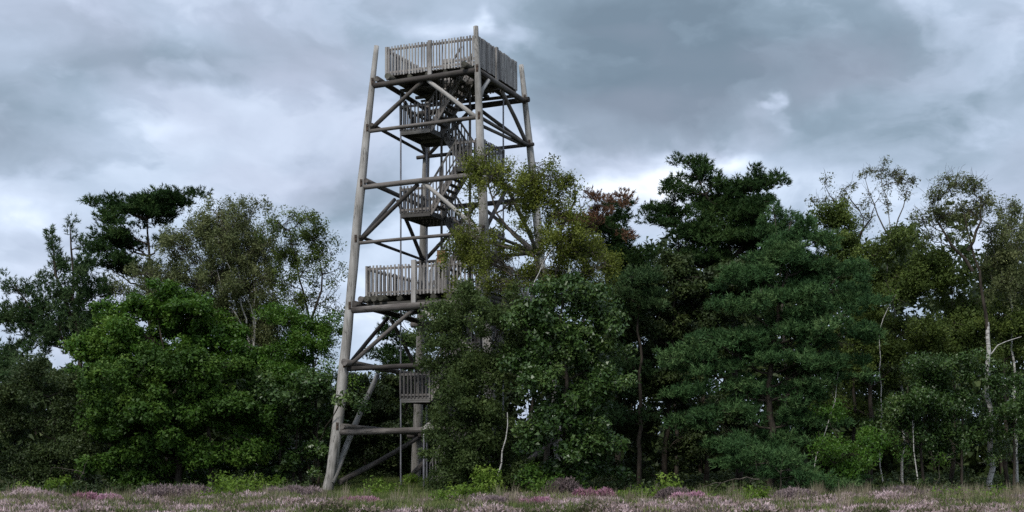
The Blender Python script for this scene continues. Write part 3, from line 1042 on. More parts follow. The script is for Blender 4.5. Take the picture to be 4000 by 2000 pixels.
plant("holly_tree", "glossy-leaved dark tree on thin black stems left of the tower foot", "tree", 56.8,
      [[(1020, 1930), (1030, 1700), (1050, 1560)], [(1090, 1930), (1100, 1720), (1120, 1580)], [(1150, 1930), (1160, 1700), (1180, 1540)], [(1240, 1930), (1245, 1700), (1250, 1600)]],
      [(1040, 1560, 105, 80), (1180, 1530, 105, 70), (1255, 1600, 50, 80), (1120, 1670, 140, 90), (1245, 1720, 45, 70), (1010, 1750, 90, 80, 0, .8), (1170, 1800, 90, 60, 0, .6), (1040, 1850, 60, 40, 0, .4),
       (1330, 1545, 22, 28, -2.6, 1.0)],
      'glossy', 'broad', 'dark', .07, .9)
plant("shrub", "dull brown-green shrub filling the lower left corner", "shrub", 56.2,
      [[(200, 1930), (210, 1750), (190, 1550)], [(330, 1930), (350, 1760), (360, 1620)]],
      [(120, 1500, 130, 70), (300, 1480, 110, 60), (60, 1620, 120, 80), (240, 1620, 150, 100), (150, 1760, 160, 100), (340, 1760, 90, 100), (50, 1860, 90, 50), (250, 1865, 140, 45)],
      'brownish', 'fine', 'dark', .07, 1.0, extra=[(200, 1835, 320, 1850, .02), (290, 1900, 345, 1800, .025), (130, 1680, 300, 1645, .02)])
plant("pine_tree", "low pine boughs reaching in at the left edge below the young pine", "tree", 58,
      [[(-60, 1930), (-60, 1600), (-50, 1300)]],
      [(20, 1450, 80, 50), (60, 1560, 90, 45), (0, 1690, 80, 40), (130, 1480, 70, 35)],
      'bluepine', 'pine', 'dark', .14, .8)

# ---------------- behind the tower
plant("pine_tree", "layered dark pine seen through the open bay under the middle platform", "tree", 68,
      [[(1650, 1900), (1645, 1500), (1640, 1230)]],
      [(1535, 1238, 48, 16), (1490, 1282, 28, 10), (1560, 1320, 60, 20), (1510, 1370, 56, 18), (1475, 1385, 34, 12), (1555, 1420, 56, 18), (1625, 1290, 40, 50), (1640, 1380, 60, 60)],
      'pine', 'pine', 'dark', .13, 1.0, limb_r=.04)
plant("hazel_tree", "mid green bushy tree filling the lowest bay behind the tower", "tree", 65.5,
      [[(1530, 1900), (1525, 1750), (1500, 1600)], [(1420, 1900), (1430, 1760), (1420, 1600)]],
      [(1395, 1540, 80, 80), (1500, 1520, 100, 80), (1450, 1670, 130, 100), (1570, 1680, 110, 100), (1390, 1790, 80, 70), (1580, 1800, 70, 50), (1640, 1560, 80, 80), (1340, 1650, 50, 80), (1480, 1800, 70, 50)],
      'brownish', 'broad', 'dark', .09, .95)

# ---------------- in front of the tower
plant("birch_tree", "tall olive birch spreading across the tower's near leg", "tree", 51.0,
      [[(2125, 1930), (2145, 1500), (2130, 1150), (2085, 1000), (1990, 890), (1935, 830), (1900, 700), (1895, 610)],
       [(2135, 1180), (2200, 1000), (2190, 850), (2120, 700)], [(2085, 1000), (1960, 960), (1850, 930)], [(2075, 1120), (2110, 1040), (2160, 970)], [(2190, 900), (2250, 780), (2240, 700)], {'p': [(2075, 1140, -1.8), (2105, 1050, -1.9), (2165, 965, -1.9)], 'b': 'birch', 'r': (.022, .010)}],
      [(1910, 590, 50, 32, 0, .8), (1850, 640, 50, 42), (1935, 650, 45, 50), (1880, 700, 60, 28), (2090, 635, 60, 32, 0, .7), (2150, 690, 90, 42), (2230, 690, 46, 26, 0, .8), (2070, 720, 85, 50), (2015, 760, 50, 50, 0, .8),
       (2150, 780, 85, 50), (2215, 840, 70, 40, 0, .6), (1850, 925, 90, 40), (1845, 985, 95, 45), (1935, 1000, 80, 38), (2040, 870, 50, 60, 0, .35), (2180, 930, 140, 70), (2290, 960, 90, 60), (2120, 1055, 110, 50),
       (2350, 1035, 70, 50), (2260, 1090, 110, 60), (1770, 860, 50, 70, 0, .2), (1860, 1070, 80, 40, 0, .35), (1960, 1090, 80, 50, 0, .6), (1980, 700, 40, 30, 0, .5), (1820, 790, 60, 40, 0, .25)],
      'yellow', 'birch', 'grey', .11, 1.5, limb_r=.035)
plant("willow_shrub", "tall fine-leaved olive shrub covering the tower's lower right half", "shrub", 49.6,
      [[(1800, 1935), (1810, 1700), (1790, 1400)], [(1900, 1935), (1910, 1700), (1930, 1350)], [(1980, 1935), (1950, 1800), (1975, 1600)], {'p': [(1945, 1860, -1.5), (1958, 1790, -1.6), (1975, 1720, -1.7), (1982, 1610, -1.7)], 'b': 'birch', 'r': (.035, .012)}],
      [(1780, 1185, 70, 38), (1850, 1160, 90, 40), (1960, 1180, 85, 55), (1715, 1270, 80, 60), (1720, 1345, 95, 60), (1960, 1290, 80, 60), (1900, 1400, 100, 70), (1760, 1430, 120, 70),
       (1800, 1520, 90, 80), (1900, 1560, 120, 95), (1800, 1660, 80, 85), (1930, 1710, 120, 105), (1790, 1800, 75, 75), (1950, 1840, 120, 60), (2030, 1350, 75, 85), (1770, 1880, 60, 35), (1730, 1850, 45, 50, 0, .9), (1760, 1750, 70, 80), (1730, 1680, 50, 60, 0, .7), (1840, 1860, 80, 50)],
      'greyolive', 'fine', 'grey', .05, 1.0,
      extra=[(1745, 1480, 1805, 1660, .018), (1980, 1620, 1945, 1860, .028), (1975, 1640, 1990, 1560, .012)])
plant("holly_tree", "glossy dark green tree with shining leaves right of the tower", "tree", 48.3,
      [[(2210, 1940), (2215, 1600), (2200, 1300), (2190, 1120)]],
      [(2180, 1110, 100, 50), (2260, 1175, 95, 70), (2130, 1230, 105, 80), (2330, 1260, 55, 70), (2230, 1320, 125, 80), (2335, 1400, 70, 75), (2150, 1420, 125, 95), (2330, 1510, 85, 85), (2220, 1560, 145, 105),
       (2330, 1640, 85, 95), (2180, 1700, 135, 95), (2310, 1780, 85, 80), (2190, 1830, 110, 50, .5)],
      'glossy', 'broad', 'dark', .12, 1.0)

# ---------------- middle distance gap
plant("pine_tree", "dark round-headed pine beyond the gap right of the tower", "tree", 66,
      [[(2420, 1900), (2400, 1200), (2390, 800)]],
      [(2390, 790, 32, 28), (2405, 850, 44, 36), (2365, 905, 65, 44), (2420, 960, 60, 44), (2465, 1015, 45, 34), (2400, 1010, 90, 55), (2330, 980, 60, 50), (2450, 1070, 90, 40)],
      'pine', 'pine', 'dark', .14, 1.2)
plant("pine_tree", "half-dead pine with rust-brown needles beside the dark round-headed pine", "tree", 64,
      [[(2280, 1900), (2285, 1200), (2272, 850), (2262, 770)]],
      [(2290, 790, 48, 34, 0, .6), (2340, 800, 34, 28, 0, .6), (2270, 850, 60, 40, 0, .6), (2390, 780, 40, 22, -2, .6), (2330, 870, 50, 30, 0, .5), (2230, 850, 30, 26, 0, .4)],
      'rust', 'pine', 'dark', .09, .55)

# ---------------- right wood
plant("pine_tree", "largest dark pine standing highest above the right wood", "tree", 60,
      [[(2885, 1930), (2865, 1200), (2858, 1000), (2830, 860), (2760, 760), (2690, 640)], [(2850, 900), (2920, 800), (2990, 720)], [(2858, 1010), (2740, 920), (2600, 870)], [(2862, 1080), (2740, 1040), (2650, 1000)],
       [(2860, 1010), (2920, 940), (2980, 900)]],
      [(2685, 628, 42, 28), (2730, 690, 70, 34), (2655, 700, 32, 20), (2795, 700, 55, 38), (2700, 750, 55, 22, 0, .8), (2960, 700, 75, 28), (3015, 712, 32, 24), (2930, 755, 85, 48), (2830, 780, 85, 60),
       (2650, 830, 65, 32), (2600, 862, 48, 24), (2560, 862, 30, 16), (2700, 870, 85, 40), (2650, 930, 60, 30, 0, .8), (2780, 920, 85, 50), (2920, 850, 95, 70), (2990, 900, 55, 70), (2940, 960, 75, 50),
       (2700, 1000, 105, 34), (2780, 840, 60, 40), (2760, 775, 80, 45), (2900, 800, 80, 60), (2870, 900, 90, 70), (2730, 900, 80, 45), (2640, 770, 40, 26, 0, .7), (2830, 990, 90, 50)],
      'pine', 'pine', 'dark', .17, .82, limb_r=.06)
plant("oak_tree", "dull dark tree filling the wood under the highest pine", "tree", 57.8,
      [[(2600, 1930), (2610, 1500), (2640, 1150)], [(2760, 1930), (2750, 1400), (2800, 1100)]],
      [(2640, 1070, 140, 70), (2820, 1060, 120, 60), (2560, 1170, 120, 90), (2700, 1190, 150, 90), (2470, 1290, 100, 100), (2600, 1340, 140, 100), (2840, 1160, 100, 90), (2480, 1480, 110, 100), (2620, 1520, 130, 100),
       (2780, 1600, 130, 110), (2500, 1660, 120, 100), (2640, 1720, 120, 90), (2480, 1820, 90, 60, .5, .6)],
      'brownish', 'broad', 'dark', .13, .9)
plant("pine_tree", "small bluish pine rounding up in the low gap right of the tower", "tree", 55.5,
      [[(2500, 1930), (2500, 1400), (2490, 1080)]],
      [(2480, 1090, 90, 38), (2430, 1140, 80, 40), (2540, 1160, 90, 45), (2450, 1220, 80, 45), (2440, 1400, 60, 60), (2430, 1600, 60, 70)],
      'bluepine', 'pine', 'dark', .10, 1.0)
plant("pine_tree", "soft green pine with drooping layered boughs in the front of the right wood", "tree", 52.8,
      [[(3010, 1940), (3005, 1500), (3050, 1150), (3110, 920)]],
      [(3110, 900, 50, 32), (3180, 945, 65, 36), (3050, 960, 60, 36), (3200, 1005, 75, 40), (3060, 1020, 100, 45), (2960, 1085, 105, 45), (3170, 1090, 120, 36), (3320, 1060, 60, 30), (3280, 1130, 95, 34), (3060, 1150, 110, 45),
       (2920, 1190, 95, 40), (3330, 1195, 60, 40), (3140, 1235, 120, 44), (2960, 1290, 120, 36), (3290, 1290, 95, 42), (3110, 1320, 140, 36), (2690, 1385, 100, 32), (2820, 1345, 110, 34), (3000, 1400, 130, 40), (3170, 1410, 140, 42),
       (2780, 1450, 100, 34), (2930, 1500, 120, 40), (3120, 1510, 110, 42), (2950, 1600, 120, 36), (3110, 1620, 110, 40), (2690, 1620, 110, 32), (2820, 1740, 100, 36), (3000, 1745, 90, 36), (3120, 1710, 90, 44),
       (3280, 1400, 70, 60), (2700, 1520, 90, 34)],
      'softpine', 'pine', 'dark', .15, 1.1, limb_r=.045)
plant("pine_tree", "pale spiky pine top poking up behind the soft green pine", "tree", 57,
      [[(3080, 1930), (3060, 1200), (3020, 800)], [(3060, 1050), (3080, 920), (3105, 830)]],
      [(3020, 815, 14, 40, 0, .6), (3050, 860, 34, 44), (3098, 870, 24, 44), (3015, 900, 55, 50), (3080, 940, 60, 50)],
      'softpine', 'spire', 'grey', .09, .9)
plant("birch_tree", "thin birch with tall open twiggy crown and pale stem in the right wood", "tree", 58.5,
      [{'p': [(3530, 1930), (3520, 1300), (3465, 1130), (3478, 930), (3470, 800), (3440, 680)], 'b': 'birch', 'r': (.06, .012)}, [(3475, 950), (3530, 800), (3550, 710)], [(3475, 930), (3420, 830), (3380, 700)]],
      [(3390, 668, 40, 26, 0, .8), (3450, 655, 50, 30, 0, .8), (3515, 690, 50, 34, 0, .9), (3480, 715, 70, 30, 0, .7), (3560, 705, 20, 16, 0, .7), (3430, 780, 60, 50, 0, .25), (3530, 760, 30, 60, 0, .2)],
      'tan', 'wisp', 'grey', .05, 1.6, limb_r=.02)
plant("birch_tree", "ragged birch leaning left with few brown leaves beside the pale spiky pine", "tree", 58,
      [[(3330, 1930), (3345, 1300), (3350, 1000), (3380, 850), (3300, 740)], [(3350, 960), (3270, 800), (3220, 720)], [(3352, 930), (3400, 850), (3420, 800)]],
      [(3230, 715, 45, 20, 0, .9), (3190, 785, 38, 14, 0, .9), (3300, 740, 45, 28, 0, .7), (3330, 800, 55, 30, 0, .6), (3380, 860, 50, 34, 0, .8), (3250, 780, 50, 24, 0, .6), (3400, 790, 30, 40, 0, .3)],
      'tan', 'wisp', 'dark', .07, 1.3, limb_r=.022)
plant("oak_tree", "olive-yellow leafy tree below the twiggy birches", "tree", 57.4,
      [[(3400, 1930), (3410, 1400), (3390, 1000)]],
      [(3250, 850, 75, 48), (3330, 875, 85, 42), (3230, 940, 95, 50), (3400, 960, 105, 50), (3500, 950, 80, 42), (3380, 1050, 120, 75), (3500, 1080, 105, 75), (3430, 1200, 120, 90), (3530, 1300, 105, 90), (3390, 1340, 90, 85), (3480, 1440, 110, 75), (3310, 1000, 60, 50), (3330, 1440, 95, 80, 1), (3270, 1560, 90, 75, 1), (3370, 1600, 85, 70, 1.2), (3420, 1720, 90, 60, 1.2), (3250, 1300, 90, 90, 1.5), (3200, 1100, 90, 90, 2)],
      'olive', 'fine', 'dark', .12, 1.0)
plant("birch_tree", "tall birch with white lower trunk and dark open crown at the right", "tree", 55,
      [{'p': [(3872, 1935), (3868, 1700), (3855, 1450), (3858, 1260)], 'b': 'birch', 'r': (.12, .075)}, {'p': [(3858, 1290), (3845, 1150), (3805, 1010), (3765, 830)], 'b': 'dark', 'r': (.078, .02)}, [(3800, 1060), (3700, 930), (3640, 800)], [(3780, 980), (3830, 860), (3830, 780)], {'p': [(3855, 1400), (3900, 1345), (3990, 1315)], 'b': 'birch', 'r': (.025, .010)}],
      [(3650, 770, 45, 42, 0, .8), (3720, 725, 65, 40), (3795, 730, 55, 42), (3600, 850, 46, 42, 0, .8), (3680, 850, 75, 50), (3780, 830, 65, 50), (3840, 800, 45, 50), (3630, 925, 50, 34, 0, .6), (3760, 930, 50, 50, 0, .4)],
      'birch', 'wisp', 'dark', .115, 2.4, limb_r=.025)
plant("birch_tree", "grey-olive birch cut off by the right edge", "tree", 56.3,
      [[(3970, 1935), (3960, 1400), (3940, 1000), (3960, 800)], [(3950, 1150), (3880, 1000), (3870, 900)]],
      [(3965, 800, 45, 50, 0, .8), (3930, 880, 75, 70), (3860, 910, 50, 60), (3965, 980, 80, 70), (3870, 1030, 75, 65), (3940, 1100, 90, 80), (4040, 900, 60, 120), (4050, 1100, 60, 120)],
      'birch', 'birch', 'birch', .06, 1.2)
plant("willow_tree", "rounded olive tree in front of the white-trunked birch", "tree", 56.8,
      [[(3720, 1930), (3730, 1500), (3720, 1150)], [(3930, 1930), (3920, 1500), (3900, 1250)]],
      [(3700, 1010, 100, 42), (3720, 1070, 125, 60), (3620, 1120, 115, 75), (3760, 1180, 130, 80), (3900, 1220, 110, 75), (3650, 1280, 125, 85), (3800, 1320, 125, 85), (3945, 1340, 90, 85), (4050, 1300, 80, 90)],
      'olive', 'fine', 'dark', .10, 1.0)
plant("holly_tree", "glossy leafy understorey tree round the white birch trunk", "tree", 53.6,
      [[(3600, 1935), (3600, 1700), (3620, 1500)], [(3760, 1935), (3760, 1700), (3740, 1480)], [(3960, 1935), (3960, 1700), (3930, 1500)]],
      [(3600, 1450, 120, 70), (3740, 1420, 85, 70), (3560, 1560, 120, 80), (3710, 1560, 110, 80), (3620, 1680, 110, 65), (3770, 1670, 80, 75, .8), (3930, 1500, 55, 75), (3960, 1640, 70, 80), (3480, 1640, 85, 75),
       (3700, 1760, 100, 40, .6, .7), (3940, 1770, 60, 50, .6, .7), (4040, 1550, 60, 130)],
      'glossy', 'fine', 'dark', .06, .95)
plant("shrub", "low yellow-green leafy shrub right of the dead branches", "shrub", 51.5,
      [[(3300, 1940), (3290, 1830), (3300, 1740)], [(3380, 1940), (3385, 1800), (3390, 1700)]],
      [(3210, 1750, 70, 48), (3330, 1770, 85, 50), (3390, 1700, 75, 50), (3290, 1840, 85, 38), (3240, 1640, 60, 50, 0, .6)],
      'bright', 'fine', 'dark', .04, .75)
plant("pine_sapling", "low bushy pine on the ground right of the dead branches", "sapling", 50.5,
      [[(3250, 1945), (3250, 1890)]],
      [(3250, 1905, 85, 26), (3180, 1885, 50, 22), (3330, 1890, 60, 24), (3090, 1850, 60, 30, 0, .8)],
      'softpine', 'pine', 'dark', .04, 1.1)
plant("pine_sapling", "dusky low pine bough cluster above the dead branches", "sapling", 51,
      [[(3025, 1945), (3020, 1860), (3010, 1780)]],
      [(2930, 1790, 80, 30), (3030, 1780, 70, 32), (2870, 1740, 60, 26), (3010, 1840, 60, 24, 0, .6)],
      'softpine', 'pine', 'grey', .05, 1.0,
      extra=[(3020, 1860, 2960, 1830, .02), (3025, 1880, 3090, 1850, .018)])

# slender single stems
for (lab, D, tr, r, bk, lb) in (
        ("thin crooked white birch stem below the soft green pine's right side", 52.3, [(3180, 1790), (3190, 1740), (3240, 1660), (3262, 1540), (3275, 1450)], .014, 'birch', [(3250, 1520, 24, 22)]),
        ("pale crooked birch stem in front of the olive-yellow leafy tree", 55.3, [(3445, 1935), (3440, 1430), (3432, 1340), (3448, 1250), (3500, 1150)], .024, 'birch', [(3490, 1160, 26, 26)]),
        ("slender grey birch stem standing in the black gap of the right wood", 52.6, [(3592, 1935), (3580, 1850), (3568, 1740), (3565, 1640)], .024, 'birch', [(3570, 1640, 30, 26)]),
        ("thin straight young stem between the two right trunks", 51.2, [(3660, 1935), (3665, 1870), (3668, 1810)], .016, 'grey', [(3668, 1800, 40, 22)])):
    tr = [(tr[0][0], 1935)] + tr if tr[0][1] < 1900 else tr
    plant("birch_sapling", lab, "sapling", D, [tr], lb, 'dark', 'wisp', bk, r, .8)


# ---------------- small shrubs at the wood's edge
plant("shrub", "bright yellow-green shrub in the heather left of the tower foot", "shrub", 50.2,
      [[(1000, 1945), (1000, 1900)]], [(960, 1915, 50, 20), (1020, 1905, 60, 24), (1080, 1925, 45, 16), (935, 1890, 20, 18, 0, .5)], 'lime', 'fine', 'dark', .03, 1.0)
plant("shrub", "light green weedy shrub at the foot of the white crooked stem", "shrub", 48,
      [[(1900, 1950), (1890, 1880)]], [(1895, 1885, 40, 28, 0, .8), (1930, 1930, 60, 30), (1860, 1900, 18, 30, 0, .4)], 'lime', 'fine', 'dark', .025, .75)
plant("shrub", "small lime green bush between pink heather and dark wood right of centre", "shrub", 47,
      [[(2540, 1955), (2545, 1920)]], [(2520, 1950, 60, 22), (2560, 1925, 34, 30), (2440, 1935, 20, 18, 0, .5), (2620, 1945, 60, 26, 0, .7)], 'lime', 'fine', 'dark', .025, .9)
plant("shrub", "dark green low bramble bush below the shining-leaved tree", "shrub", 47.5,
      [[(2080, 1950), (2085, 1900)]], [(2060, 1885, 70, 36), (2130, 1900, 80, 32), (2230, 1890, 60, 40, .5, .8)], 'dark', 'fine', 'dark', .03, 1.0)
plant("shrub", "small yellow-green sprouts low at the far left of the heather", "shrub", 51,
      [[(170, 1945), (170, 1920)]], [(150, 1915, 34, 14), (230, 1900, 26, 18), (110, 1935, 30, 12)], 'lime', 'fine', 'dark', .02, .6)
plant("shrub", "green weed tuft at the foot of the left inner steel pole", "shrub", 58,
      [[(1560, 1915), (1560, 1890)]], [(1555, 1890, 26, 16), (1600, 1900, 30, 14)], 'lime', 'fine', 'dark', .02, .8)

# ---------------- dark wood beyond, too far off to count
def far_wood():
    cs, rs, ts = [], [], []
    for k in range(4300):
        x = rng.uniform(-36, 36)
        y = rng.uniform(68, 84)
        pxx = 2000 + x / y * F
        hi = 5.6 + 4.6 * float(sstep(2250, 2600, pxx)) + 2.2 * float(sstep(1650, 1900, pxx)) - 1.2 * float(sstep(3700, 4100, pxx))
        top = hi + .8 * math.sin(x * .9 + 1) + .5 * math.sin(x * 2.3)
        if 1150 < pxx < 1640:
            top = min(top, 5.0)
        z = rng.uniform(0.0, 1) * (top if k < 3500 else 2.6)
        cs.append((x, y, gz(x, y) + z)); rs.append(rng.uniform(.6, 1.1)); ts.append(rng.random())
    V, Q, A = leaves(np.array(cs), np.array(rs), 44, .40, .28, .8, .4, .5, np.array(ts))
    o = bpy.data.objects.new("far_wood", mesh_np("far_wood", V, Q, LM['brownish'], False, A))
    link(o, None, kind='stuff', label="dark wood in the distance behind the tower and nearer trees", category="wood")
    plant.count += len(Q)
    trunks = []
    for k in range(140):
        x, y = rng.uniform(-34, 34), rng.uniform(68, 80)
        z = gz(x, y)
        trunks.append((np.array([[x, y, z - .1], [x + rng.normal() * .1, y, z + 2], [x + rng.normal() * .3, y, z + 4.6]]), np.array([.12, .09, .04])))
    V, Q = tubes(trunks, 7)
    o = bpy.data.objects.new("far_wood_stems", mesh_np("far_wood_stems", V, Q, BK['dark'], True))
    link(o, None, kind='stuff', label="dark distant trunks standing in the far wood", category="wood")


far_wood()

# ---------------- undergrowth under the trees (bracken, litter): stuff
def undergrowth():
    cs, rs, ts = [], [], []
    for k in range(2100):
        px = rng.uniform(-100, 4100)
        D = rng.uniform(48, 66)
        if 1230 < px < 1680 and D < 64:
            continue
        x = (px - 2000) / F * D
        hh_ = .12 + .75 * max(0, mnoise.noise(Vector((x * .55, D * .4, 7.0))) + .1)
        if D < 52 and hh_ < .2:
            continue
        cs.append((x, D, gz(x, D) + rng.uniform(.05, hh_))); rs.append(rng.uniform(.25, .5)); ts.append(rng.random())
    V, Q, A = leaves(np.array(cs), np.array(rs), 45, .13, .08, .7, .5, .4, np.array(ts))
    o = bpy.data.objects.new("undergrowth", mesh_np("undergrowth", V, Q, LM['brownish'], False, A))
    link(o, None, kind='stuff', label="low dark undergrowth beneath the trees", category="undergrowth")


undergrowth()

# ================================================================== HEATH IN THE FOREGROUND
def sprig_mat(name, stops, rough=.7):
    m, T = new_mat(name)
    at = T.n('ShaderNodeAttribute', attribute_name='tint')
    b = bsdf(T, T.ramp(at.outputs['Fac'], stops), rough, .2)
    tr = T.n('ShaderNodeBsdfTranslucent')
    T.l(T.ramp(at.outputs['Fac'], stops), tr.inputs[0])
    mx = T.n('ShaderNodeMixShader'); mx.inputs[0].default_value = .2
    T.l(b.outputs[0], mx.inputs[1]); T.l(tr.outputs[0], mx.inputs[2])
    out(T, mx.outputs[0])
    return m


M_heather = sprig_mat("heather_fading", [(0.0, (0.05, 0.07, 0.02)), (.3, (0.11, 0.11, 0.052)), (.52, (0.24, 0.185, 0.15)), (.78, (0.42, 0.31, 0.30)), (1.0, (0.62, 0.48, 0.49))])
M_pink = sprig_mat("heather_pink", [(0.0, (0.05, 0.06, 0.025)), (.3, (0.26, 0.12, 0.15)), (.7, (0.46, 0.24, 0.32)), (1.0, (0.62, 0.40, 0.48))])
M_mauve = sprig_mat("heather_mauve", [(0.0, (0.035, 0.032, 0.022)), (.4, (0.10, 0.075, 0.07)), (.8, (0.18, 0.135, 0.135)), (1.0, (0.30, 0.23, 0.23))])
M_grass = sprig_mat("heath_grass", [(0.0, (0.045, 0.075, 0.018)), (.5, (0.12, 0.16, 0.045)), (1.0, (0.27, 0.28, 0.11))])


def sprigs(cent, crad, per, hh, sl_, sw, ctint, spread=.5, lean=.25):
    """upright twiglets on a low mound; each a narrow diamond"""
    n = len(cent)
    N = n * per
    ci = np.repeat(np.arange(n), per)
    th = rng.random(N) * 2 * math.pi
    rr = np.sqrt(rng.random(N))
    r_ = crad[ci] * rr
    top = hh[ci] * (1 - .55 * rr ** 2) * rng.uniform(.55, 1.0, N)
    base = np.stack([cent[ci, 0] + np.cos(th) * r_, cent[ci, 1] + np.sin(th) * r_, cent[ci, 2] + top - sl_ * .5], 1)
    a = np.stack([np.cos(th) * rr * spread, np.sin(th) * rr * spread, np.ones(N)], 1) + rng.normal(size=(N, 3)) * lean
    a /= np.linalg.norm(a, axis=1)[:, None]
    b = np.cross(a, rng.normal(size=(N, 3)))
    b /= np.linalg.norm(b, axis=1)[:, None]
    s = rng.uniform(.6, 1.3, N)[:, None]
    W = sw * rng.uniform(.7, 1.3, N)[:, None]
    V = np.stack([base - b * W, base + b * W, base + a * sl_ * s], 1).reshape(-1, 3)
    t_ = np.clip(ctint[ci] + rng.normal(size=N) * .17 + .12 * (top / (hh[ci] + 1e-6) - .6), 0, 1)
    return V, np.arange(3 * N).reshape(-1, 3), np.repeat(t_, 3)


def scatter(n, fn, dmx=22):
    cs, rs, hs, ts = [], [], [], []
    while len(cs) < n:
        D = 33 + (rng.random() ** .85) * dmx
        px = rng.uniform(-150, 4150)
        r = fn(px, D)
        if r is None:
            continue
        x = (px - 2000) / F * D
        cs.append((x, D, gz(x, D))); rs.append(r[0]); hs.append(r[1]); ts.append(r[2])
    return np.array(cs), np.array(rs), np.array(hs), np.array(ts)


def grassy(px, D):
    """how grassy the heath is here, 0..1: the worn strip leading to the tower is grass"""
    g = math.exp(-((px - 1560) / 240.0) ** 2) * float(sstep(41, 48, D)) * 1.6
    g += .30 * (mnoise.noise(Vector((px * .004, D * .25, 3.3))) - .15) + .25 * math.exp(-((px - 1500) / 400.0) ** 2)
    return max(0, min(1, g))


def heather_fn(px, D):
    g = grassy(px, D)
    if rng.random() < g * 1.1:
        return None
    if 1300 < px < 1690 and D > 51.5:
        return None
    big = mnoise.noise(Vector((px * .003 + 9, D * .3, 1.0)))
    return rng.uniform(.28, .55), .08 + .12 * rng.random() + .50 * max(0, mnoise.noise(Vector((px * .0045 + 40, D * .22, 2.0)))) ** 1.2, .62 + .60 * mnoise.noise(Vector((px * .006 + 3, D * .45, 5.0))) + rng.uniform(-.28, .28)


cs, rs, hs, ts = scatter(2500, heather_fn, 14)
V, Q, A = sprigs(cs, rs, 110, hs, .10, .024, ts, .9, .6)
link(bpy.data.objects.new("heather", mesh_np("heather", V, Q, M_heather, False, A)), None, kind='stuff', label="fading mauve-brown heather covering the foreground heath", category="heather")
plant.count += len(Q)


cs, rs, hs, ts = [], [], [], []
for k in range(300):
    px = rng.uniform(3150, 4150) if k < 140 else rng.uniform(-100, 4100)
    D = rng.uniform(44.5, 50) if k < 140 else rng.uniform(37, 49)
    x = (px - 2000) / F * D
    cs.append((x, D, gz(x, D))); rs.append(rng.uniform(.08, .25)); hs.append(rng.uniform(.25, .6)); ts.append(rng.uniform(.3, .9))
V, Q, A = sprigs(np.array(cs), np.array(rs), 34, np.array(hs), .42, .007, np.array(ts), .2, .16)
M_dry = sprig_mat("dry_grass", [(0.0, (0.10, 0.085, 0.05)), (.5, (0.22, 0.185, 0.12)), (1.0, (0.40, 0.35, 0.25))])
link(bpy.data.objects.new("dry_grass", mesh_np("dry_grass", V, Q, M_dry, False, A)), None, kind='stuff', label="tall dry straw-coloured grass stalks standing among the heather", category="grass")


def grass_fn(px, D):
    if rng.random() > grassy(px, D) + .10:
        return None
    return rng.uniform(.25, .5), rng.uniform(.10, .20) if 1300 < px < 1690 and D > 48 else rng.uniform(.18, .34), rng.uniform(.15, .75)


cs, rs, hs, ts = scatter(900, grass_fn, 17)
# plus the trodden grass floor round the tower
c2, r2, h2, t2 = [], [], [], []
for k in range(900):
    D = rng.uniform(50, 67)
    px = rng.uniform(1240, 1760)
    x = (px - 2000) / F * D
    c2.append((x, D, gz(x, D))); r2.append(rng.uniform(.3, .5)); h2.append(rng.uniform(.07, .16)); t2.append(rng.uniform(.1, .7))
cs = np.concatenate([cs, c2]); rs = np.concatenate([rs, r2]); hs = np.concatenate([hs, h2]); ts = np.concatenate([ts, t2])
V, Q, A = sprigs(cs, rs, 70, hs, .17, .012, ts, .3, .35)
link(bpy.data.objects.new("grass", mesh_np("grass", V, Q, M_grass, False, A)), None, kind='stuff', label="thin green grass between the heather and round the tower foot", category="grass")
plant.count += len(Q)

for (lab, D, px, hw) in (("fresh green tuft in the heather in front of the highest pine", 44.5, 2860, 36), ("bright green weed tuft beside the bright yellow-green shrub left of the tower", 46, 870, 30),
                         ("small green tuft at the lower edge below the notice cabinet", 42, 1735, 34), ("green tuft in the heather near the right corner", 45, 3820, 36), ("green grass tuft in the grass left of the rag-draped beam end", 49, 1500, 34)):
    plant("weed_tuft", lab, "weed", D, [[(px, 1960), (px, 1925 + (50 - D) * 3)]], [(px, HOR + (EYE - .22) / D * F, hw, 14), (px + hw * .5, HOR + (EYE - .2) / D * F, hw * .6, 16, .2, .8)], 'lime', 'fine', 'dark', .01, 1.2)

# heather bushes one can tell apart
HB = [
    ("bright pink heather bush at the lower edge right of the lime green bush", 44.5, (2700, 62), .42, M_pink, .75),
    ("pale pink heather bush spilling right of the brightest pink one", 42.5, (2775, 60), .32, M_pink, .9),
    ("purple-pink heather bush in front of the dark wood right of centre", 45, (2330, 62), .45, M_pink, .45),
    ("small pink heather bush at the lower edge left of the purple-pink one", 41.5, (2095, 55), .30, M_pink, .7),
    ("pink heather patch at the lower edge left of the tower foot", 41, (1400, 60), .28, M_pink, .65),
    ("low pink heather patch right of the far-left sprouts", 44, (335, 60), .40, M_pink, .5),
    ("small pale pink heather bush near the left corner", 43, (430, 30), .36, M_pink, .95),
    ("tall dark mauve heather bush in front of the shining-leaved tree", 47, (2195, 75), .75, M_mauve, .6),
    ("mauve heather mound on the left below the dark stems", 47, (690, 110), .62, M_mauve, .9),
    ("mauve heather mound just left of the tower foot", 46.5, (1180, 80), .52, M_mauve, .95),
    ("pale heather mound under the low pine sapling", 45, (3130, 95), .50, M_mauve, 1.0),
    ("wide brown heather mound in front of the right birches", 47, (3560, 130), .60, M_mauve, .75),
    ("grey-green heather bush beside the brightest pink one", 45.5, (2620, 60), .55, M_mauve, .7),
    ("pink-topped heather bush at the lower right of the grass strip", 42.5, (1930, 60), .30, M_mauve, 1.0),
]
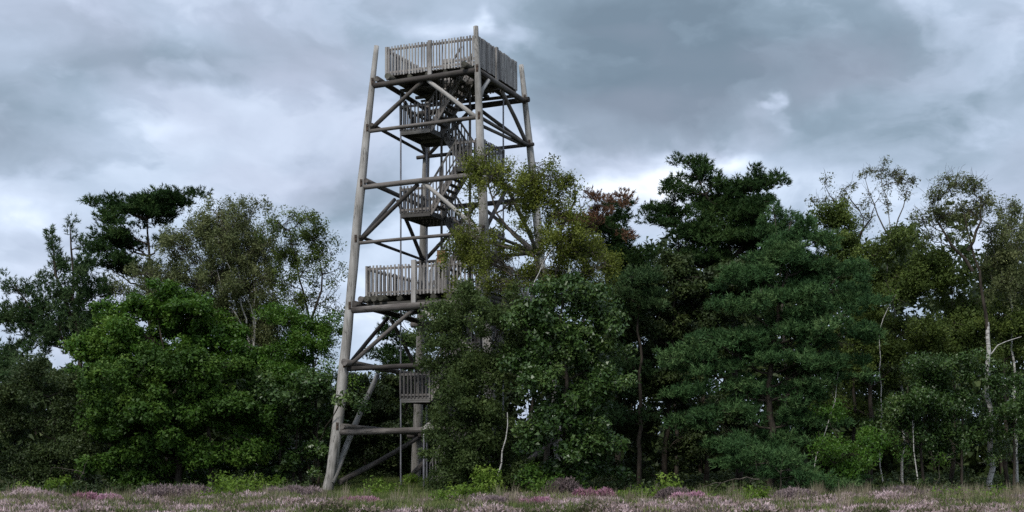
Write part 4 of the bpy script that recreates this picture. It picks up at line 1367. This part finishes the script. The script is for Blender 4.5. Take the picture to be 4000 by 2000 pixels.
for (lab, D, (px, rp), hh, mt, tt) in HB:
    x = (px - 2000) / F * D
    z = gz(x, D)
    n = 7
    rad = rp / F * D
    cc = np.stack([rng.normal(size=n) * rad * .45, rng.normal(size=n) * rad * .4, np.zeros(n)], 1)
    V, Q, A = sprigs(cc, np.full(n, rad * .62), 480, rng.uniform(.75, 1.05, n) * hh, .10, .026, np.full(n, tt), .9, .6)
    o = bpy.data.objects.new("heather_bush", mesh_np("heather_bush", V, Q, mt, False, A))
    o.location = (x, D, z)
    link(o, None, label=lab, category="heather")
    plant.count += len(Q)

# ---------------- dead branches, fallen stick, bits
def dead(name, lab, cat, D, segs, bk='grey'):
    o0 = segs[0][0]
    O = np.array(P(o0[0], o0[1], D)); O[2] = gz(O[0], D)
    paths = []
    for sg in segs:
        r = sg[-1]
        pts = np.array([P(q[0], q[1], D + (q[2] if len(q) > 2 else 0)) for q in sg[:-1]]) - O
        seg = np.linalg.norm(np.diff(pts, axis=0), axis=1)
        cum = np.concatenate([[0], np.cumsum(seg)])
        tt = np.linspace(0, cum[-1], max(5, int(cum[-1] / .2)))
        rp = np.stack([np.interp(tt, cum, pts[:, c]) for c in range(3)], 1)
        rp[1:-1] += rng.normal(size=(len(rp) - 2, 3)) * .02
        paths.append((rp, r * (1 - .7 * tt / cum[-1])))
    V, Q = tubes(paths, 6)
    o = bpy.data.objects.new(name, mesh_np(name, V, Q, BK[bk], True))
    o.location = O
    link(o, None, label=lab, category=cat)


dead("dead_branch", "long pale dead branch lying over props at the foot of the soft green pine", "branch", 49.6,
     [[(2970, 1945), (2968, 1870), (2880, 1872), (2800, 1885), (2745, 1902), .028], [(2815, 1882), (2785, 1930), .016], [(2935, 1875), (2905, 1935), .014], [(2968, 1872), (2960, 1945), .02]])
dead("dead_branch", "tangle of bare dead twigs beneath the dusky low pine boughs", "branch", 50.2,
     [[(3050, 1940), (3050, 1840), (3060, 1780), .024], [(3050, 1840), (3090, 1835), (3140, 1860), .016], [(3050, 1850), (3000, 1800), (2940, 1760), .016], [(3052, 1845), (3030, 1800), .012], [(3050, 1870), (3110, 1860), .012], [(2960, 1840), (2950, 1790), .012]])
dead("fallen_branch", "short dark branch lying on the heather by the tower's left foot", "branch", 51.5,
     [[(1225, 1935), (1190, 1930), (1120, 1918), .05], [(1205, 1932), (1212, 1915), .02]], 'dark')
dead("dry_stalk", "thin dry stalks rising from the dark left shrub", "stalk", 53.5,
     [[(290, 1930), (310, 1870), (345, 1795), .022], [(330, 1850), (270, 1830), (200, 1826), .014], [(205, 1826), (190, 1860), .01]])

# pale rag of bark snagged on the lowest beam
V, Fs = [], []
nu, nv = 16, 9
for i in range(nu):
    for j in range(nv):
        u, v = i / (nu - 1), j / (nv - 1)
        z = .22 * math.exp(-((u - .35) / .2) ** 2) * math.sin(v * math.pi) + .05 * mnoise.noise(Vector((u * 7, v * 5, 0)))
        V.append((u * .62 - .3, (v - .5) * .30, z * .7 - .13 * abs(v - .5) * 2 - .02))
for i in range(nu - 1):
    for j in range(nv - 1):
        a = i * nv + j
        Fs.append((a, a + nv, a + nv + 1, a + 1))
me = pydata("cloth_scrap", V, Fs, M_leg, False)
o = bpy.data.objects.new("cloth_scrap", me)
zb = legpos('L', 2.45).lerp(legpos('N', 2.52), .62)
o.location = TM @ (zb + Vector((0, -0.02, .16)))
o.rotation_euler = (0, 0, RZ)
sm = o.modifiers.new("thickness", 'SOLIDIFY'); sm.thickness = .02
link(o, None, label="crumpled pale rag draped over the lowest front beam of the tower", category="rag")

print("LEAF QUADS", plant.count)
